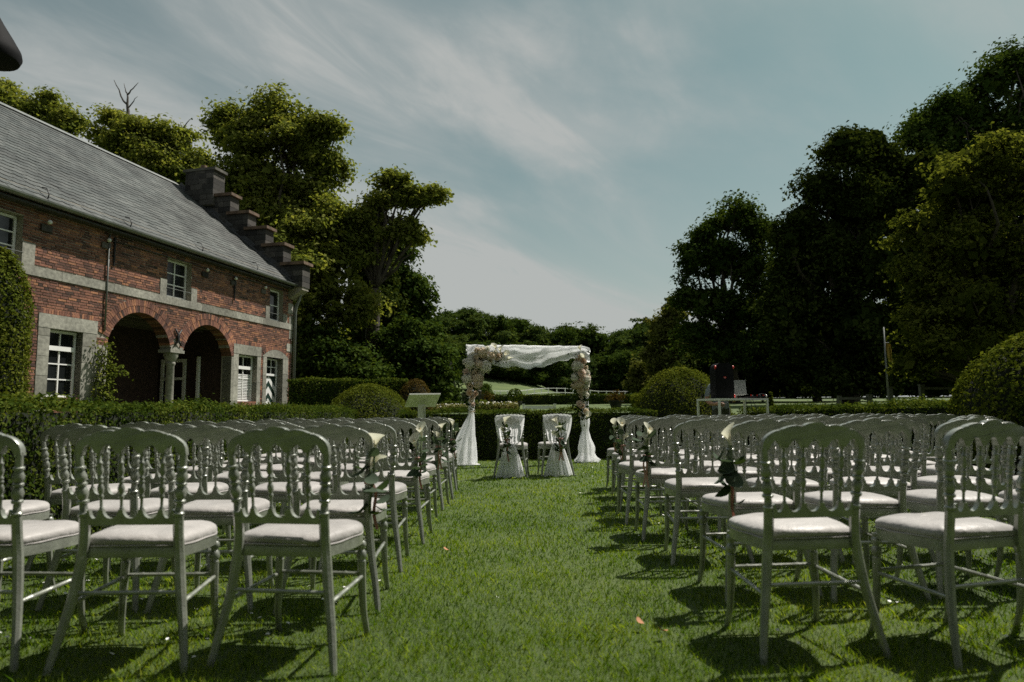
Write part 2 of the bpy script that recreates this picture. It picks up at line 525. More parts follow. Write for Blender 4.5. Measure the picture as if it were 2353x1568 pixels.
BR = [(0.0, (0.055, 0.034, 0.028)), (0.14, (0.135, 0.065, 0.049)), (0.5, (0.225, 0.1, 0.068)), (0.82, (0.3, 0.138, 0.088)), (1.0, (0.4, 0.185, 0.095))]
SL = [(0.0, (0.058, 0.066, 0.062)), (0.5, (0.078, 0.086, 0.081)), (1.0, (0.1, 0.106, 0.099))]
ST = [(0.0, (0.22, 0.215, 0.18)), (0.5, (0.3, 0.295, 0.25)), (1.0, (0.36, 0.35, 0.3))]
GS = [(0.0, (0.03, 0.028, 0.026)), (0.5, (0.055, 0.052, 0.047)), (1.0, (0.11, 0.1, 0.088))]
M = dict(
    chair=simple('silver_grey_paint', (0.25, 0.265, 0.225), 0.36, 0.22, 17, 0.25, 0.1, 70, 1.0, rnd=0.1, coat=0.8),
    cushion=simple('cushion_satin', (0.37, 0.35, 0.335), 0.5, 0.16, 6, 0, 0.5, 14, 0.4, sheen=0.3, rnd=0.12),
    brick=piece_mat('brick', BR, False, dirt=0.35),
    brick1=piece_mat('brick_single', BR, True, dirt=0.35),
    slate=piece_mat('slate', SL, False, 0.5, 18, 0.25, 0.45),
    slate1=piece_mat('slate_single', SL, True, 0.5, 18, 0.25, 0.45),
    stone=piece_mat('pale_limestone', ST, True, 0.85, 14, 0.5, 0.35),
    greystone=piece_mat('grey_gable_stone', GS, True, 0.9, 16, 0.7, 0.3),
    mortar=simple('mortar', (0.33, 0.3, 0.25), 0.95, 0.2, 12, 0, 0.4, 80),
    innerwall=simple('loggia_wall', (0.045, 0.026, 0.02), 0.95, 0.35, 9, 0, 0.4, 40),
    plaster=simple('loggia_plaster', (0.1, 0.085, 0.07), 0.95, 0.2, 3),
    white=simple('white_paint', (0.8, 0.8, 0.78), 0.45, 0.05, 6),
    offwhite=simple('ivory_paint', (0.75, 0.76, 0.66), 0.45, 0.05, 6),
    green=simple('dark_green_paint', (0.012, 0.035, 0.026), 0.45, 0.1, 6),
    iron=simple('black_iron', (0.02, 0.02, 0.02), 0.55, 0.2, 10, 0.3),
    zinc=simple('zinc', (0.2, 0.21, 0.2), 0.45, 0.2, 6, 0.5),
    lead=simple('dark_lead', (0.05, 0.052, 0.055), 0.6, 0.25, 5),
    rust=simple('lichen_coping', (0.13, 0.085, 0.055), 0.9, 0.5, 4, 0, 0.4, 30),
    glass=glass_mat(),
    tulle=tulle_mat(),
    lawn=lawn_mat(),
    soil=simple('hedge_core', (0.012, 0.017, 0.007), 1.0, 0.4, 12),
    bark=simple('bark', (0.055, 0.045, 0.035), 0.95, 0.4, 5, 0, 0.8, 14),
    deadwood=simple('dead_wood', (0.07, 0.062, 0.055), 0.9, 0.3, 6),
    black=simple('black_plastic', (0.01, 0.01, 0.011), 0.75, 0.15, 20, 0, 0.1, 200, 0.1),
    red=simple('red_plastic', (0.6, 0.03, 0.015), 0.4, 0.05),
    silver=simple('laptop_aluminium', (0.45, 0.46, 0.44), 0.4, 0.04, 30, 0.75),
    skin=simple('skin', (0.42, 0.23, 0.16), 0.55, 0.08, 20),
    shirt=simple('grey_shirt', (0.2, 0.235, 0.26), 0.85, 0.08, 30),
    trousers=simple('dark_trousers', (0.06, 0.065, 0.055), 0.9, 0.15, 25),
    hair=simple('brown_hair', (0.035, 0.022, 0.015), 0.7, 0.2, 40),
    petal_w=leaf_mat('petal_w_petal', [(0.1, (0.739, 0.722, 0.651)), (0.9, (0.84, 0.82, 0.74))], 0.5, 0.4, 20, tcol=(1, 1, 0.95)),
    petal_c=leaf_mat('petal_c_petal', [(0.1, (0.722, 0.634, 0.51)), (0.9, (0.82, 0.72, 0.58))], 0.5, 0.4, 20, tcol=(1, 1, 0.95)),
    petal_p=leaf_mat('petal_p_petal', [(0.1, (0.76, 0.58, 0.46)), (0.9, (0.86, 0.7, 0.57))], 0.5, 0.5, 20, tcol=(1, 1, 0.95)),
    petal_k=leaf_mat('petal_k_petal', [(0.1, (0.722, 0.598, 0.528)), (0.9, (0.82, 0.68, 0.6))], 0.5, 0.4, 20, tcol=(1, 1, 0.95)),
    calla=leaf_mat('calla_petal', [(0.1, (0.704, 0.695, 0.581)), (0.9, (0.8, 0.79, 0.66))], 0.5, 0.4, 20, tcol=(1, 1, 0.95)),
    spadix=simple('calla_spadix', (0.6, 0.38, 0.04), 0.8, 0.1),
    ribbon=simple('pink_ribbon', (0.45, 0.24, 0.2), 0.6, 0.1, 20),
    yellow=simple('yellow_cloth', (0.35, 0.24, 0.04), 0.8, 0.1),
    wood=simple('weathered_wood', (0.1, 0.1, 0.085), 0.9, 0.25, 6),
    gravel=simple('pale_gravel', (0.4, 0.38, 0.33), 0.95, 0.15, 6),
    stonedark=simple('weathered_stone', (0.1, 0.095, 0.08), 0.95, 0.4, 3, 0, 0.5, 10),
    stem=simple('green_stem', (0.08, 0.12, 0.035), 0.6, 0.15, 20),
    eucalyptus=leaf_mat('eucalyptus_leaf', [(0.1, (0.04, 0.06, 0.04)), (0.9, (0.14, 0.18, 0.13))], 0.5, 0.25, 8, tcol=(0.9, 1, 0.6)),
    garland=leaf_mat('garland_leaf', [(0.1, (0.01, 0.022, 0.008)), (0.9, (0.055, 0.085, 0.026))], 0.4, 0.25, 6),
    grass=leaf_mat('grass_blade', [(0.0, (0.016, 0.038, 0.002)), (0.3, (0.07, 0.142, 0.005)), (0.6, (0.17, 0.25, 0.014)), (0.85, (0.34, 0.4, 0.05)), (1.0, (0.56, 0.55, 0.14))], 0.45, 0.42, 0.9, 0.08, (1.1, 1.15, 0.4)),
    hedge=leaf_mat('hedge_leaf', [(0.0, (0.014, 0.028, 0.006)), (0.5, (0.045, 0.072, 0.012)), (1.0, (0.16, 0.185, 0.036))], 0.38, 0.3, 1.2),
    hedge_y=leaf_mat('golden_hedge_leaf', [(0.0, (0.03, 0.045, 0.008)), (0.5, (0.085, 0.11, 0.016)), (1.0, (0.2, 0.21, 0.04))], 0.38, 0.3, 1.2),
    rusty=leaf_mat('rusty_yew_leaf', [(0.0, (0.03, 0.025, 0.01)), (0.6, (0.09, 0.06, 0.02)), (1.0, (0.12, 0.11, 0.03))], 0.5, 0.25, 1.2),
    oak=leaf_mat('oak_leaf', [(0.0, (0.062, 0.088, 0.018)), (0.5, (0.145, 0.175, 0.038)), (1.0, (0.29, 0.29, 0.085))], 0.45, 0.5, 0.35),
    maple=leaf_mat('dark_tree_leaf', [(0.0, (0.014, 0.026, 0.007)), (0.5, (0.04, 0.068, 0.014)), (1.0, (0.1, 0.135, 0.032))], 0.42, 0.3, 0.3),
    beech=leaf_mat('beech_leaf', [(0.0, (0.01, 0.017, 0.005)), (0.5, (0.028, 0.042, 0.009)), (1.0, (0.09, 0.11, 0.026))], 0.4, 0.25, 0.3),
    lime=leaf_mat('lime_leaf', [(0.0, (0.03, 0.042, 0.009)), (0.5, (0.08, 0.098, 0.019)), (1.0, (0.21, 0.22, 0.05))], 0.42, 0.45, 0.4),
    farleaf=leaf_mat('far_leaf', [(0.0, (0.02, 0.038, 0.012)), (0.5, (0.055, 0.085, 0.022)), (1.0, (0.12, 0.15, 0.045))], 0.55, 0.3, 0.15),
    farlight=leaf_mat('pale_far_leaf', [(0.0, (0.05, 0.06, 0.016)), (0.5, (0.1, 0.11, 0.03)), (1.0, (0.17, 0.165, 0.055))], 0.5, 0.35, 0.3),
    bed=leaf_mat('flower_bed_leaf', [(0.0, (0.03, 0.045, 0.012)), (0.45, (0.08, 0.1, 0.025)), (0.7, (0.2, 0.18, 0.06)), (1.0, (0.38, 0.34, 0.2))], 0.6, 0.3, 1.5),
    deadleaf=simple('fallen_petal', (0.4, 0.18, 0.08), 0.8, 0.2),
)

# ------------------------------------------------------------------ ground
def sstep(a, b, x):
    t = np.clip((x - a) / (b - a), 0, 1)
    return t * t * (3 - 2 * t)


def terrain(x, y):
    x, y = np.asarray(x, float), np.asarray(y, float)
    garden = 0.95 * sstep(16.5, 24, y) * sstep(-7.5, -4, x)
    garden = garden + 0.95 * sstep(24, 34, y) * (1 - sstep(-7.5, -4, x))
    rise = np.clip(y - 24, 0, 46) * 0.026
    slope = np.clip(0.125 - 0.0115 * x, 0.015, 0.24)
    hill = np.clip(y - 68, 0, 60) * slope
    return garden + rise * (y > 24) + hill


def ground_z(x, y):
    return float(terrain(x, y))


def build_ground():
    xs = np.concatenate([np.linspace(-600, -40, 15)[:-1], np.linspace(-40, 40, 61), np.linspace(40, 600, 15)[1:]])
    ys = np.concatenate([np.linspace(-60, 0, 7)[:-1], np.linspace(0, 40, 61), np.linspace(40, 240, 61)[1:], np.linspace(240, 1200, 9)[1:]])
    X, Y = np.meshgrid(xs, ys)
    Z = terrain(X, Y)
    V = np.stack([X, Y, Z], -1).reshape(-1, 3)
    w = len(xs)
    fs = [(j * w + i, j * w + i + 1, (j + 1) * w + i + 1, (j + 1) * w + i) for j in range(len(ys) - 1) for i in range(w - 1)]
    me = bpy.data.meshes.new('lawn')
    me.from_pydata(V.tolist(), [], fs)
    me.materials.append(M['lawn'])
    me.polygons.foreach_set('use_smooth', [True] * len(fs))
    setp(put('lawn', me), 'wide green lawn rising into a meadow slope behind the garden', kind='structure')


build_ground()


def build_grass(n=330000):
    rng = np.random.default_rng(5)
    d = np.exp(rng.uniform(math.log(1.25), math.log(17), n))
    th = rng.uniform(-0.86, 0.86, n)
    x, y = d * np.sin(th), d * np.cos(th)
    keep = (x > -3.5) & (x < 5.6 + 0.1 * (y > 9)) & (y < 14.1)
    x, y, d = x[keep], y[keep], d[keep]
    n = len(x)
    # clumps and thin places
    f = np.sin(x * 7.1 + 1.3 * np.sin(y * 5.3)) * np.sin(y * 6.3 + 1.7 * np.sin(x * 4.1))
    h = (0.011 + 0.024 * rng.random(n) ** 1.4) * (1 + 0.35 * f) * np.where(rng.random(n) < 0.04, 1.5, 1.0)
    w = np.maximum(0.0024, 0.001 * d) * (0.7 + 0.6 * rng.random(n))
    a = rng.uniform(0, 2 * math.pi, n)
    lean = rng.uniform(0.1, 1.3, n) * h
    la = rng.uniform(0, 2 * math.pi, n)
    base = np.stack([x, y, np.zeros(n)], 1)
    side = np.stack([np.cos(a), np.sin(a), np.zeros(n)], 1) * w[:, None] * 0.5
    ld = np.stack([np.cos(la), np.sin(la), np.zeros(n)], 1)
    up = np.array([0, 0, 1.0])
    mid = base + up * (h * 0.6)[:, None] + ld * (lean * 0.35)[:, None]
    top = base + up * h[:, None] + ld * lean[:, None]
    V = np.stack([base - side, base + side, mid + side * 0.75, top, mid - side * 0.75], 1)
    me = quads_mesh('grass', V, M['grass'], 5)
    setp(put('grass', me), 'short mown grass blades of the aisle lawn', kind='stuff')


build_grass()


# ------------------------------------------------------------------ brick house with loggia
TH = math.atan((1540 - 1176.5) / F)
YC = 24.0
HP = at(668, 900, YC)
house = thing('brick_house', 'long red brick house with slate roof, stone bands and two loggia arches', 'house', (HP.x, HP.y, 0), math.pi / 2 - TH)
# house coordinates: x along the facade (0 = far corner, negative towards the camera), y into the house, z up
U0 = -14.5
EAVE_Z, BAND0, BAND1 = 5.5, 3.92, 4.12
ARCHES = [(-7.04, 1.04), (-4.445, 1.065)]
SPRING, ARAD, AZC = 2.8, 1.10, 2.47
RECT = dict(  # openings u0, u1, z0, z1
    w1=(-9.65, -8.80, 1.36, 2.86), w2=(-3.03, -2.05, 1.36, 2.84), door=(-1.52, -0.55, 0.35, 2.86),
    up0=(-11.5, -10.42, 4.12, 5.12), up1=(-6.23, -5.28, 4.12, 5.18), up2=(-1.42, -0.62, 4.12, 5.2),
    wl=(-11.6, -10.75, 1.36, 2.86))
STONES = []   # u0,u1,z0,z1, proud


def stone_rows(u0, u1, z0, z1, h=0.42, proud=0.012):
    z, k = z0, 0
    while z < z1 - 0.05:
        zz = min(z1, z + h * (0.85 + 0.3 * random.random()))
        if z1 - zz < 0.12: zz = z1
        STONES.append((u0, u1, z + 0.004, zz - 0.004, proud))
        z = zz


for k, (a, b) in dict(w1=(-9.93, -8.42), w2=(-3.28, -1.86), door=(-1.72, -0.22), wl=(-11.9, -10.22)).items():
    u0, u1, z0, z1 = RECT[k]
    stone_rows(a, u0, 0.1, z1)
    stone_rows(u1, b, 0.1, z1)
    if k != 'door':
        STONES.append((a - 0.01, b + 0.01, z1, z1 + 0.30, 0.018))
STONES.append((-3.38, -3.284, 0.1, 2.72, 0.01))
STONES.append((-8.415, -8.09, 0.1, 2.62, 0.006))
# string course in blocks, sills over it, quoins beside the upper windows
u = U0
while u < 0:
    v = min(0.0, u + 0.9 + 0.7 * random.random())
    STONES.append((u + 0.003, v - 0.003, BAND0, BAND1, 0.026))
    u = v
for a, b, z0, z1 in ((-6.47, -6.235, 4.125, 4.56), (-5.275, -5.04, 4.125, 4.5), (-10.415, -10.12, 4.125, 4.6), (-1.66, -1.425, 4.125, 4.55), (-0.615, -0.35, 4.125, 4.42),
                     (-0.3, 0.0, 4.5, 4.85), (-0.22, 0.0, 4.125, 4.42), (-0.2, 0.0, 3.6, 3.91), (-0.34, 0.0, 3.15, 3.42)):
    STONES.append((a, b, z0, z1, 0.012))


def blocked(z0, z1):
    """intervals along the wall not free for bricks between heights z0 and z1"""
    out = []
    zm = (z0 + z1) / 2
    for r in RECT.values():
        if r[2] < zm < r[3]: out.append((r[0], r[1]))
    for s in STONES:
        if s[2] - 0.01 < zm < s[3] + 0.01: out.append((s[0], s[1]))
    for c, hs in ARCHES:
        if zm < SPRING:
            ro = hs
        else:
            q = (ARAD + 0.32) ** 2 - (zm - AZC) ** 2
            if q <= 0: continue
            ro = math.sqrt(q)
        out.append((c - ro, c + ro))
    if zm < SPRING - 0.01: out.append((-6.0, -5.51))
    # segmental head over the door
    q = 1.35 ** 2 - (zm - 1.82) ** 2
    if zm > 2.8 and q > 0:
        r = min(0.76, math.sqrt(q))
        if r > 0.05: out.append((-0.97 - r, -0.97 + r))
    return out


def free(z0, z1, lo=U0, hi=0.0):
    iv = sorted(blocked(z0, z1))
    out, p = [], lo
    for a, b in iv:
        if a > p + 0.02: out.append((p, min(a, hi)))
        p = max(p, b)
    if p < hi - 0.02: out.append((p, hi))
    return out


def house_shell():
    wall = MB()
    us = sorted(set([U0, 0.0] + [v for r in RECT.values() for v in r[:2]] + [c + s * h for c, h in ARCHES for s in (-1, 1)] + [c + h * (k / 14 * 2 - 1) for c, h in ARCHES for k in range(15)]))
    for a, b in zip(us[:-1], us[1:]):
        um = (a + b) / 2
        holes = [(r[2] - 0.004, r[3] + 0.004) for r in RECT.values() if r[0] < um < r[1]]
        for c, hs in ARCHES:
            if abs(um - c) < hs:
                holes.append((-1, AZC + math.sqrt(ARAD ** 2 - (um - c) ** 2) + 0.03))
        if -6.0 < um < -5.51: holes.append((-1, SPRING - 0.005))
        z = 0.0
        for h0, h1 in sorted(holes) + [(5.75, 6)]:
            if h0 > z: wall.box((a, 0.012, z), (b, 0.34, h0))
            z = max(z, h1)
    w = wall.build('wall', M['mortar'], house)
    # far side, back and gables close the volume
    c = MB()
    c.box((U0, 8.9, 0), (0, 9.2, 5.6))
    c.box((-0.34, 0.345, 0), (-0.004, 8.9, 5.6))
    c.box((U0, 0.345, 0), (U0 + 0.3, 8.9, 5.6))
    c.box((U0 + 0.31, 0.345, 3.75), (-0.35, 8.89, 3.9))
    c.build('rear_wall', M['mortar'], house)
    # loggia room behind the arches
    lg = MB()
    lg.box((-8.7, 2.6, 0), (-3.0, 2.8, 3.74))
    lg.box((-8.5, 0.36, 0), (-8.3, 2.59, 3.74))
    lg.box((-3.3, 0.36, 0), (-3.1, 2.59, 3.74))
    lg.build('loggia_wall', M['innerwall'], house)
    cl = MB()
    for k in range(4):
        MB().box((-8.29, 0.5 + k * 0.55, 3.52), (-3.31, 0.66 + k * 0.55, 3.72)).build('ceiling_beam', M['plaster'], house)
    cl.box((-8.29, 0.36, 0.0), (-3.31, 2.58, 0.12))
    cl.build('loggia_floor', M['plaster'], house)
    p = MB().box((-3.42, 1.1, 0.13), (-3.34, 1.18, 2.75))
    p.build('loggia_post', M['white'], house)
    # column with capital between the arches
    prof = [(0.12, 0.19), (0.3, 0.19), (0.34, 0.13), (0.4, 0.115), (2.3, 0.1), (2.34, 0.125), (2.38, 0.125), (2.4, 0.11), (2.44, 0.13), (2.56, 0.19), (2.63, 0.19)]
    col = MB().turned((-5.75, 0.18, 0), (-5.75, 0.18, 1), prof, 20)
    co = col.build('column', M['stone'], house, True, 40)
    MB().box((-6.02, -0.03, 2.64), (-5.48, 0.36, 2.72)).box((-5.98, -0.01, 2.72), (-5.52, 0.34, 2.795)).build('capital', M['stone'], co)
    return w


wall = house_shell()
UNIT = {}


def unit_box(key, mat, bevel=0.12):
    """unit cube mesh (0..1) with chipped edges, shared by single pieces"""
    if key not in UNIT:
        me = MB().box((0, 0, 0), (1, 1, 1)).mesh(key, mat)
        UNIT[key] = me
    return UNIT[key]


def piece(name, key, mat, lo, hi, parent, jit=0.0):
    o = put(name, unit_box(key, mat), parent)
    o.location = lo
    o.scale = [h - l for l, h in zip(lo, hi)]
    if jit:
        o.rotation_euler = (0, random.uniform(-jit, jit), random.uniform(-jit, jit))
    return o


def lay_bricks():
    ch, bl = 0.0615, 0.215
    rec = []
    z, row = 0.9, 0
    while z < 5.5:
        for a, b in free(z + 0.005, z + ch - 0.01):
            p = a - random.random() * bl * 0.5
            while p < b:
                L = bl if random.random() < 0.62 else bl * 0.5
                q = p + L
                lo, hi = max(a, p) + 0.006, min(b, q) - 0.006
                if hi - lo > 0.025:
                    rec.append((lo, hi, z + random.uniform(0, 0.004), z + ch - 0.0145 + random.uniform(-0.003, 0.003), random.uniform(-0.006, 0.004)))
                p = q
        z += ch
    # the nearest in view are single bricks, the rest one mass of bricks
    vis = [r for r in rec if r[0] > -10.4 and r[2] > 1.45 and r[1] - r[0] > 0.15]
    vis.sort(key=lambda r: r[0])
    single = set(id(r) for r in vis[:300])
    mb = MB()
    for r in rec:
        lo, hi = (r[0], r[4], r[2]), (r[1], 0.05, r[3])
        if id(r) in single:
            piece('brick', 'brick', M['brick1'], lo, hi, wall, 0.006)
        else:
            mb.box(lo, hi)
    o = mb.build('brickwork', M['brick'], wall)
    setp(o, kind='stuff')
    # voussoirs: two rings of bricks on edge round each arch
    vs = []
    for ci, (c, hs) in enumerate(ARCHES):
        a0 = math.asin(hs / ARAD)
        for ring, (r0, r1) in enumerate(((ARAD - 0.012, ARAD + 0.145), (ARAD + 0.157, ARAD + 0.31))):
            n = int(2 * a0 * (r0 + 0.07) / 0.0665)
            for k in range(n):
                an = -a0 + (k + 0.5) / n * 2 * a0
                um = c + math.sin(an) * r1
                if ci == 0 and um > -5.755: continue
                if ci == 1 and um < -5.735: continue
                w = 0.5 * (2 * a0 / n) * (r0 + r1) / 2 - 0.005
                T = Matrix.Translation((c, 0, AZC)) @ Matrix.Rotation(an, 4, 'Y') @ Matrix.Translation((-w, -0.008 + random.uniform(-0.005, 0.004), r0)) @ Matrix.Diagonal((2 * w, 0.345, r1 - r0, 1))
                o = put('voussoir', unit_box('voussoir', M['brick1']), wall, T)
    # flat soldier courses over the stone lintels and a segmental ring over the door
    for a, b, zz in ((-9.9, -8.45, 3.166), (-3.25, -1.9, 3.146)):
        p = a
        while p < b:
            piece('soldier_brick', 'brick', M['brick1'], (p, -0.005, zz), (p + 0.055, 0.05, zz + 0.105), wall, 0.02)
            p += 0.066
    a0 = math.asin(0.74 / 1.36)
    n = 24
    for k in range(n):
        an = -a0 + (k + 0.5) / n * 2 * a0
        T = Matrix.Translation((-0.97, 0, 1.85)) @ Matrix.Rotation(an, 4, 'Y') @ Matrix.Translation((-0.027, -0.008, 1.29)) @ Matrix.Diagonal((0.054, 0.06, 0.1, 1))
        put('voussoir', unit_box('voussoir', M['brick1']), wall, T)
    # door head stone under that ring
    ol = [(-1.72, 2.864), (-0.22, 2.864)] + [(-0.97 + 1.28 * math.sin(t), 1.85 + 1.28 * math.cos(t)) for t in np.linspace(a0 * 1.12, -a0 * 1.12, 15)]
    MB().prism(ol, -0.012, 0.3).build('door_head_stone', M['stone'], wall)
    for (u0, u1, z0, z1, pr) in STONES:
        piece('dressed_stone', 'dressed_stone', M['stone'], (u0, -pr, z0), (u1, 0.3, z1), wall)


lay_bricks()


def window(key, cols, rows, transom=None, set_back=0.16, rail=None, blind=False):
    """rows: relative heights from the top"""
    u0, u1, z0, z1 = RECT[key]
    g = 0.012
    fr = MB()
    y0, y1 = set_back, set_back + 0.06
    u0, u1, z0, z1 = u0 + g, u1 - g, z0 + g, z1 - g
    t = 0.055
    fr.box((u0, y0, z0), (u0 + t, y1, z1)).box((u1 - t, y0, z0), (u1, y1, z1))
    fr.box((u0 + t, y0, z1 - t), (u1 - t, y1, z1)).box((u0 + t, y0, z0), (u1 - t, y1, z0 + t * 1.1))
    w = put('window', fr.mesh('window_frame', M['white']), house)
    zs = [z1 - t]
    tot = sum(rows)
    for r in rows: zs.append(zs[-1] - r / tot * (z1 - z0 - 2.1 * t))
    bars = MB()
    for i in range(1, len(rows)):
        h = 0.05 if transom == i else 0.014
        yy = y0 - 0.03 if transom == i else y0 + 0.008
        bars.box((u0 + t + 0.001, yy, zs[i] - h), (u1 - t - 0.001, y1 - 0.01, zs[i] + h))
    for j in range(1, cols):
        x = u0 + t + (u1 - u0 - 2 * t) * j / cols
        prev = zs[0]
        for i in range(1, len(zs)):
            bars.box((x - 0.015, y0 + 0.004, zs[i] + 0.012), (x + 0.015, y1 - 0.014, zs[i - 1] - 0.012))
    bo = bars.build('glazing_bars', M['white'], w)
    for i in range(len(rows)):
        for j in range(cols):
            xa = u0 + t + (u1 - u0 - 2 * t) * j / cols
            xb = u0 + t + (u1 - u0 - 2 * t) * (j + 1) / cols
            pn = MB().box((xa, y0 + 0.03, zs[i + 1]), (xb, y0 + 0.036, zs[i]))
            pn.build('pane', M['glass'], w)
    if rail:
        MB().tube([(u0 - 0.03, -0.02, z0 + rail), (u1 + 0.03, -0.02, z0 + rail)], 0.008, 6).build('safety_rail', M['zinc'], w)
    if blind:
        b = MB()
        for k in range(16):
            zz = z0 + 0.08 + k * 0.05
            b.box((u0 + t + 0.01, y0 + 0.02, zz), (u1 - t - 0.01, y0 + 0.028, zz + 0.03))
        b.build('blind', M['white'], w)
    # dark room behind the glass
    return w


window('w1', 2, (1, 1, 1, 1), 1)
window('wl', 2, (1, 1, 1, 1), 1)
window('w2', 2, (1, 1, 1, 1), 1, blind=True)
window('up0', 2, (1, 1, 1), rail=0.22)
window('up1', 2, (1, 1, 1), rail=0.22)
window('up2', 1, (1, 1), rail=0.22)


def house_door():
    u0, u1, z0, z1 = RECT['door']
    y = 0.2
    d = MB()
    d.box((u0 + 0.012, y, z0), (u0 + 0.07, y + 0.07, z1 - 0.012)).box((u1 - 0.07, y, z0), (u1 - 0.012, y + 0.07, z1 - 0.012))
    d.box((u0 + 0.07, y, z1 - 0.07), (u1 - 0.07, y + 0.07, z1 - 0.012)).box((u0 + 0.07, y - 0.02, 2.26), (u1 - 0.07, y + 0.07, 2.33))
    dr = d.build('door', M['white'], house)
    for j in range(3):
        for i in range(2):
            xa = u0 + 0.09 + (u1 - u0 - 0.18) * j / 3
            xb = u0 + 0.06 + (u1 - u0 - 0.18) * (j + 1) / 3
            za = 2.345 + i * 0.225
            MB().box((xa, y + 0.03, za), (xb, y + 0.036, za + 0.2)).build('pane', M['glass'], dr)
            MB().box((xa - 0.03, y + 0.012, za - 0.02), (xa - 0.001, y + 0.05, za + 0.225)).build('glazing_bar', M['white'], dr)
    MB().box((u0 + 0.071, y + 0.012, 2.545), (u1 - 0.071, y + 0.045, 2.57)).build('glazing_bar', M['white'], dr)
    MB().box((u0 + 0.071, y + 0.03, z0), (u1 - 0.071, y + 0.06, 2.259)).build('door_leaf', M['green'], dr)
    um = (u0 + u1) / 2
    hw = (u1 - u0) / 2 - 0.075
    k = 0
    zt = 2.3
    while zt > 0.2:
        for s in (-1, 1):
            pts = [(um, zt), (um + s * hw, zt - 0.42), (um + s * hw, zt - 0.62), (um, zt - 0.2)]
            pts = [(x, min(2.258, max(0.36, zz))) for x, zz in pts]
            MB().prism(pts, y + 0.022, y + 0.0295).build('chevron_board', M['white'], dr)
        zt -= 0.4
    MB().tube([(u1 - 0.16, y + 0.03, 1.35), (u1 - 0.16, y - 0.03, 1.35)], 0.02, 8).build('door_knob', M['iron'], dr)


house_door()
# glazed door inside the loggia, seen behind the column
gd = MB()
gx0, gx1 = 1.62, 2.5
gd.box((-3.37, gx0, 0.13), (-3.305, gx0 + 0.09, 2.7)).box((-3.37, gx1 - 0.09, 0.13), (-3.305, gx1, 2.7)).box((-3.37, gx0 + 0.09, 2.6), (-3.305, gx1 - 0.09, 2.7)).box((-3.38, gx0 + 0.09, 2.05), (-3.305, gx1 - 0.09, 2.13))
gdo = gd.build('glazed_door', M['white'], house)
for k in range(4):
    MB().box((-3.34, gx0 + 0.1, 0.2 + k * 0.47), (-3.33, gx1 - 0.1, 0.62 + k * 0.47)).build('pane', M['glass'], gdo)


# roof: ridge at y = 4.75, eave overhang 0.43 in front, slightly flatter foot
EY, RY, RZ = -0.26, 4.75, 9.55
BRK = (0.35, 6.02)


def roof_pt(s):
    """point (y, z) at slope distance s from the eave"""
    y0, z0 = EY, EAVE_Z
    l1 = math.hypot(BRK[0] - y0, BRK[1] - z0)
    if s < l1:
        t = s / l1
        return y0 + (BRK[0] - y0) * t, z0 + (BRK[1] - z0) * t
    l2 = math.hypot(RY - BRK[0], RZ - BRK[1])
    t = min(1.0, (s - l1) / l2)
    return BRK[0] + (RY - BRK[0]) * t, BRK[1] + (RZ - BRK[1]) * t


